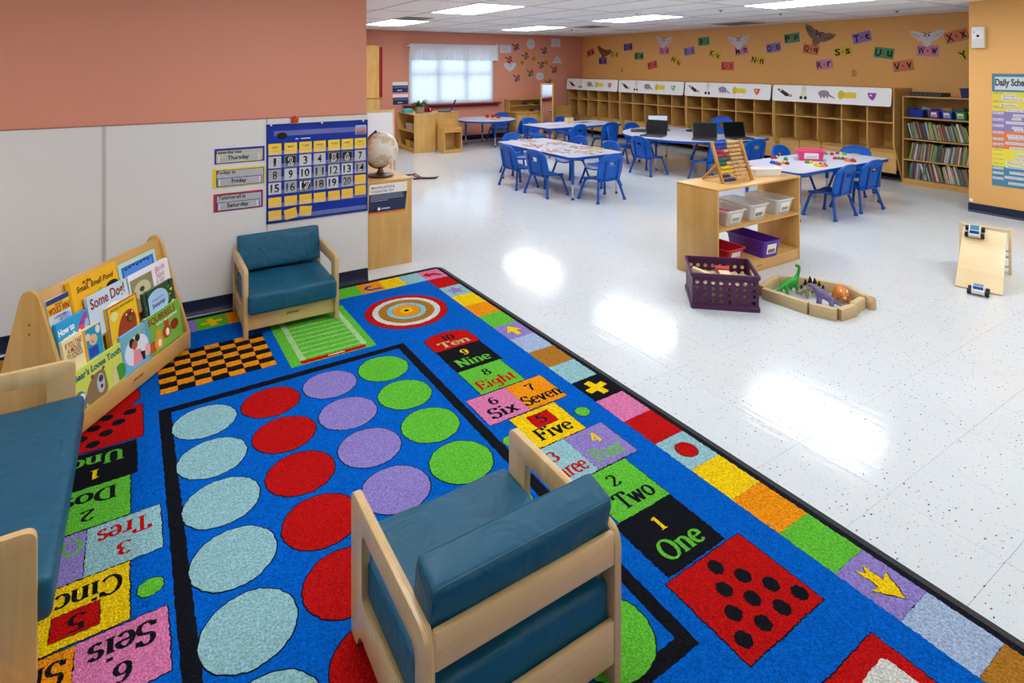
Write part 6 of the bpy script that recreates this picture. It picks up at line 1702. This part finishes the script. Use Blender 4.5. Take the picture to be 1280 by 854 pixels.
MB().box(-.09, .09, -.05, .05, 0, .075).build('carton', pcol('turq', '#3fb4b4'), t, bevel=.004); MB().plate(ring(0, 0, .05, .02, 16), .075, .0755, 'z').build('slot', PAPER, t)
t = thing('red_binder', 'dark red folder propped on the storage unit under the window', 'binder', (4.62, 10.42, .706), R(15))
MB(Matrix.Rotation(R(-18), 4, 'Y')).box(0, .02, -.12, .12, .01, .1).build('cover', pcol('binder', '#8c1c28'), t, bevel=.003); MB(Matrix.Rotation(R(28), 4, 'Y')).box(.02, .04, -.12, .12, .02, .1).build('cover', pcol('binder', '#8c1c28'), t, bevel=.003)
MB(Matrix.Rotation(R(5), 4, 'Y')).box(.012, .024, -.115, .115, .02, .08).build('pages', PAPER, t)
laptop('black open laptop on the storage unit under the window', 4.98, 10.33, R(-122), True, .36, 112, .706)
# easel
ez = thing('easel', 'wooden childrens easel with white board behind the globe', 'easel', (2.93, 8.4, 0), R(-8))
for s in (-.27, .27):
    MB().plate([(-.05, 0), (-.015, 0), (.115, .94), (.08, .94)], s - .014, s + .014, 'x').build('leg', MAPLE, ez, bevel=.003)
    MB().plate([(.27, 0), (.235, 0), (.085, .92), (.12, .92)], s - .014, s + .014, 'x').build('leg', MAPLE, ez, bevel=.003)
MB(Matrix.Translation((0, -.012, .3)) @ Matrix.Rotation(R(-8), 4, 'X')).box(-.256, .256, 0, .012, 0, .6).build('board', mat('white_board', '#e4e8ec', .2), ez)
MB(Matrix.Translation((0, -.012, .3)) @ Matrix.Rotation(R(-8), 4, 'X')).box(-.256, .256, -.004, .016, .6, .64).build('top_rail', MAPLEX, ez)
MB().box(-.27, .27, -.1, .0, .27, .285).build('tray', MAPLEX, ez); MB().box(-.27, .27, -.1, -.09, .285, .31).build('tray_lip', MAPLEX, ez)
# tall cabinet at the salmon wall
tc_ = thing('tall_cabinet', 'tall plywood cabinet with a red back edge at the salmon wall', 'cabinet', (3.42, 10.72, 0))
RSX = .556
MB().box(0, .375, 0, .02, .98, 1.985).build('front_panel', PLYZ, tc_, bevel=.004, seg=1); MB().box(-.02, .382, -.015, .35, 0, .97).build('lower_body', PLYZ, tc_, bevel=.004, seg=1)
MB().box(0, RSX, .33, .35, .98, 1.96).build('red_back', pcol('redside', '#a01c1c'), tc_); MB().box(0, .02, .02, .33, .98, 1.96).build('side_panel', PLYZ, tc_); MB().box(.355, .375, .02, .33, .98, 1.96).build('side_panel', PLYZ, tc_); MB().box(0, .375, .02, .33, 1.94, 1.96).build('top', PLYX, tc_)
# placards on the salmon wall
YS = YB - .001
for k, (x0, z0, w_, h_, lab) in enumerate(((4.22, 1.06, .325, .21, 'upper white and navy placard on the salmon wall beside the window'), (4.228, .815, .325, .21, 'lower white and navy placard on the salmon wall beside the window'))):
    t = thing('placard', lab, 'sign', (x0, YS, z0), WALLY, 'placards beside the window')
    MB().plate(rq(0, w_, 0, h_), 0, .003, 'z').build('sheet', PAPER, t); flat('navy_panel', rq(0, w_, 0, h_ * .68), flatc('#2a3566'), t, .003, .0008)
    flat('print_block', rq(.02, w_ - .02, h_ * .42, h_ * .62), flatc('#5c668c'), t, .0038, .0006); flat('logo_bar', rq(.1, .2, .03, .05), flatc('#c3c8d8'), t, .0038, .0006)
# shapes, dragonflies and magnifying glasses
LIL = mat('shape_paper', '#d9d3da', .6)
def pinned(name, label, cat, x, z, group, rot=0):
    return thing(name, label, cat, (x, YS, z), (Matrix.Rotation(R(90), 3, 'X') @ Matrix.Rotation(R(rot), 3, 'Z')).to_euler(), group)
def shp(label, x, z, pts, word):
    t = pinned('paper_shape', label, 'decoration', x, z, 'white paper shapes on the salmon wall')
    flat('sheet', pts, LIL, t, 0, .003)
    cx = sum(p[0] for p in pts) / len(pts); cy = sum(p[1] for p in pts) / len(pts)
    flat('border', [(cx + (p[0] - cx) * .88, cy + (p[1] - cy) * .88) for p in pts], mat('shape_inner', '#c9ccd8', .6), t, .003, .0006)
    txt(word, .1, .03, flatc('#7d8094'), t, (cx, cy, .004), 0, 'lettering')
shp('white paper rectangle on the salmon wall', 6.875, 1.973, rrect(-.15, .15, -.088, .088, .015, 3), 'rectangle')
shp('white paper oval on the salmon wall', 7.56, 2.098, [(a[0], a[1]) for a in ring(0, 0, .11, .118, 24)], 'oval')
shp('white paper square on the salmon wall', 8.277, 2.14, rrect(-.134, .134, -.097, .097, .008, 2), 'square')
shp('white paper triangle on the salmon wall', 8.318, 1.66, [(-.15, 0), (.15, 0), (0, .185)], 'triangle')
shp('white paper heart on the salmon wall', 6.995, 1.56, [(0, -.1), (-.1, -.03), (-.16, .04), (-.15, .09), (-.09, .105), (-.03, .085), (0, .06), (.03, .085), (.09, .105), (.15, .09), (.16, .04), (.1, -.03)], 'heart')
shp('white paper circle on the salmon wall', 7.816, 1.348, ring(0, 0, .112, .09, 24), 'circle')
t = pinned('paper_sheet', 'narrow white sheet at the salmon wall right beside the window', 'paper', 6.66, 1.89, None); MB().plate(rq(-.03, .03, -.18, .18), 0, .002, 'z').build('sheet', PAPER, t); MB().plate(rq(-.024, .024, -.17, .15), .002, .0026, 'z').build('print', mat('title_grey', '#c3d0d6'), t)
DF = [(7.132, 2.039, '#4a2f5c', -30, 'purple', 'right of the white rectangle'), (7.39, 1.824, '#7a5a2c', -10, 'yellow brown', 'below the white oval'), (7.915, 1.965, '#3f4a2c', -25, 'dark green', 'between the white oval and square'), (6.946, 1.749, '#7a2c30', -25, 'red', 'above the white heart'), (7.83, 1.632, '#6a5a24', -30, 'olive', 'left of the white triangle'), (7.524, 1.442, '#3a5a34', -35, 'green', 'left of the white circle'), (8.208, 1.518, '#44602c', -40, 'green', 'below the white triangle'), (7.156, 1.334, '#3a3470', -35, 'blue', 'below the white heart'), (8.044, 1.207, '#4c3a60', -20, 'purple', 'right of the white circle')]
for x, z, h, rot, cn_, where in DF:
    t = pinned('paper_dragonfly', '%s paper dragonfly %s' % (cn_, where), 'decoration', x, z, 'paper dragonflies on the salmon wall', rot)
    flat('body', rrect(-.1, .09, -.012, .012, .01, 3), flatc(h), t, .002, .002); flat('head', ring(.1, 0, .02, n=10), flatc(h), t, .002, .002)
    for s in (1, -1):
        for q in (.02, .06):
            flat('wing', [(q, 0), (q - .025, s * .07), (q, s * .09), (q + .02, s * .06)], flatc('#5c4a3c' if s > 0 else h), t, .0045, .0008)
for x, z, lab in ((7.322, 1.666, 'leftmost yellow paper magnifying glass on the salmon wall'), (7.643, 1.762, 'middle yellow paper magnifying glass on the salmon wall'), (7.99, 1.671, 'rightmost yellow paper magnifying glass on the salmon wall')):
    t = pinned('magnifying_glass', lab, 'decoration', x, z, 'paper magnifying glasses')
    MB().plate(ring(0, 0, .075, .07, 24), 0, .003, 'z', [ring(0, 0, .05, .046, 20)]).build('ring', flatc('#d8a43c'), t); MB().plate(rq(-.016, .016, -.33, -.065), 0, .003, 'z').build('handle', flatc('#d8a43c'), t)
    MB().plate(ring(0, 0, .05, .046, 20), 0, .0015, 'z').build('lens', flatc('#b5743c'), t)
# play kitchen
kt = thing('play_kitchen', 'wooden play kitchen with hutch shelf near the salmon wall corner', 'kitchen', (6.85, 10.66, 0))
MB().box(0, .95, 0, .46, .02, .56).build('cabinet_body', PLYZ, kt, bevel=.003, seg=1); MB().box(-.03, .97, -.02, .47, .56, .582).build('counter', PLYX, kt, bevel=.003, seg=1)
for k, x in enumerate((.03, .35)):
    d = MB().box(x, x + .29, -.018, 0, .06, .53).build('door', PLYZ, kt, bevel=.003, seg=1); MB().tube([(x + .25, -.018, .36), (x + .25, -.035, .38), (x + .25, -.035, .44), (x + .25, -.018, .46)], .006, 6).build('handle', PLYZ, d)
for x in (.0, .93): MB().box(x, x + .018, .28, .46, .582, .83).build('hutch_side', PLYZ, kt)
MB().box(.0, .948, .44, .455, .582, .83).build('hutch_back', PLYX, kt); MB().box(.018, .93, .27, .44, .7, .714).build('hutch_shelf', PLYX, kt); MB().box(-.02, .968, .25, .46, .83, .848).build('hutch_top', PLYX, kt, bevel=.003, seg=1)
t = tub('blue plastic tub on the play kitchen counter', 'tub', (7.62, 10.76, .582), 0, .14, .2, .085, pcol('kblue', '#1f4fd0'), .85, .006, name='plastic_tub')
for x, y, z, lab in ((7.33, 10.78, .582, 'dark toy pan on the play kitchen counter'), (7.3, 11.0, .714, 'dark toy pot on the play kitchen hutch'), (7.6, 11.0, .714, 'dark toy kettle on the play kitchen hutch')):
    t = thing('toy_pot', lab, 'toy', (x, y, z), R(20), 'dark toy pots')
    MB().lathe([(.05, 0), (.06, .05), (.055, .05), (.045, .006)], n=16).build('bowl', mat('pot_dark', '#3a3836', .4), t, 40); MB().tube([(.055, 0, .04), (.13, 0, .045)], .007, 6).build('handle', BLACK, t, 60)
mi = thing('standing_mirror', 'tall wooden framed mirror standing before the play kitchen', 'mirror', (7.36, 10.48, 0), R(-75))
for x in (0, .325): MB().box(x, x + .032, 0, .03, 0, 1.215).build('frame_post', PLYZ, mi, bevel=.003, seg=1)
for z in (.05, 1.18): MB().box(.032, .325, 0, .03, z, z + .035).build('frame_rail', PLYX, mi)
MB().box(.032, .325, .01, .016, .085, 1.18).build('glass', mat('mirror_glass', '#e8eaec', .03, metal=1), mi); MB().box(.03, .327, .016, .022, .08, 1.19).build('back_board', PLYX, mi)
for x in (0, .325): MB().box(x, x + .032, -.12, .17, 0, .03).build('foot', PLYZ, mi)
wb = thing('wooden_chest', 'plain plywood chest between the mirror and the lockers', 'cabinet', (7.85, 10.62, 0))
MB().box(0, .48, 0, .44, .0, .66).build('body', PLYX, wb, bevel=.003, seg=1); MB().box(-.01, .49, -.01, .45, .66, .68).build('lid', PLYX, wb, bevel=.003, seg=1)
MB().box(.03, .45, -.008, 0, .06, .6).build('front_panel', PLYX, wb, bevel=.002, seg=1)
# strap on the floor
sp = thing('strap_toy', 'dark red and brown curved strap lying on the floor past the cabinet', 'toy', (3.2, 7.62, .0))
MB().tube([(0, .35, .012), (.06, .2, .04), (.1, .1, .012), (.2, .0, .012), (.32, -.04, .012), (.37, .02, .012)], .012, 8).build('strap', mat('strap_brown', '#6a3a2c', .5), sp, 60)
MB().tube([(.0, .02, .014), (.1, .02, .014), (.2, -.04, .014), (.3, -.08, .014)], .013, 8).build('band', mat('strap_dark', '#3c2a2a', .5), sp, 60)
MB().tube([(.02, .3, .012), (.1, .2, .05), (.14, .1, .014)], .01, 8).build('red_band', mat('strap_red', '#9a2c2c', .5), sp, 60)
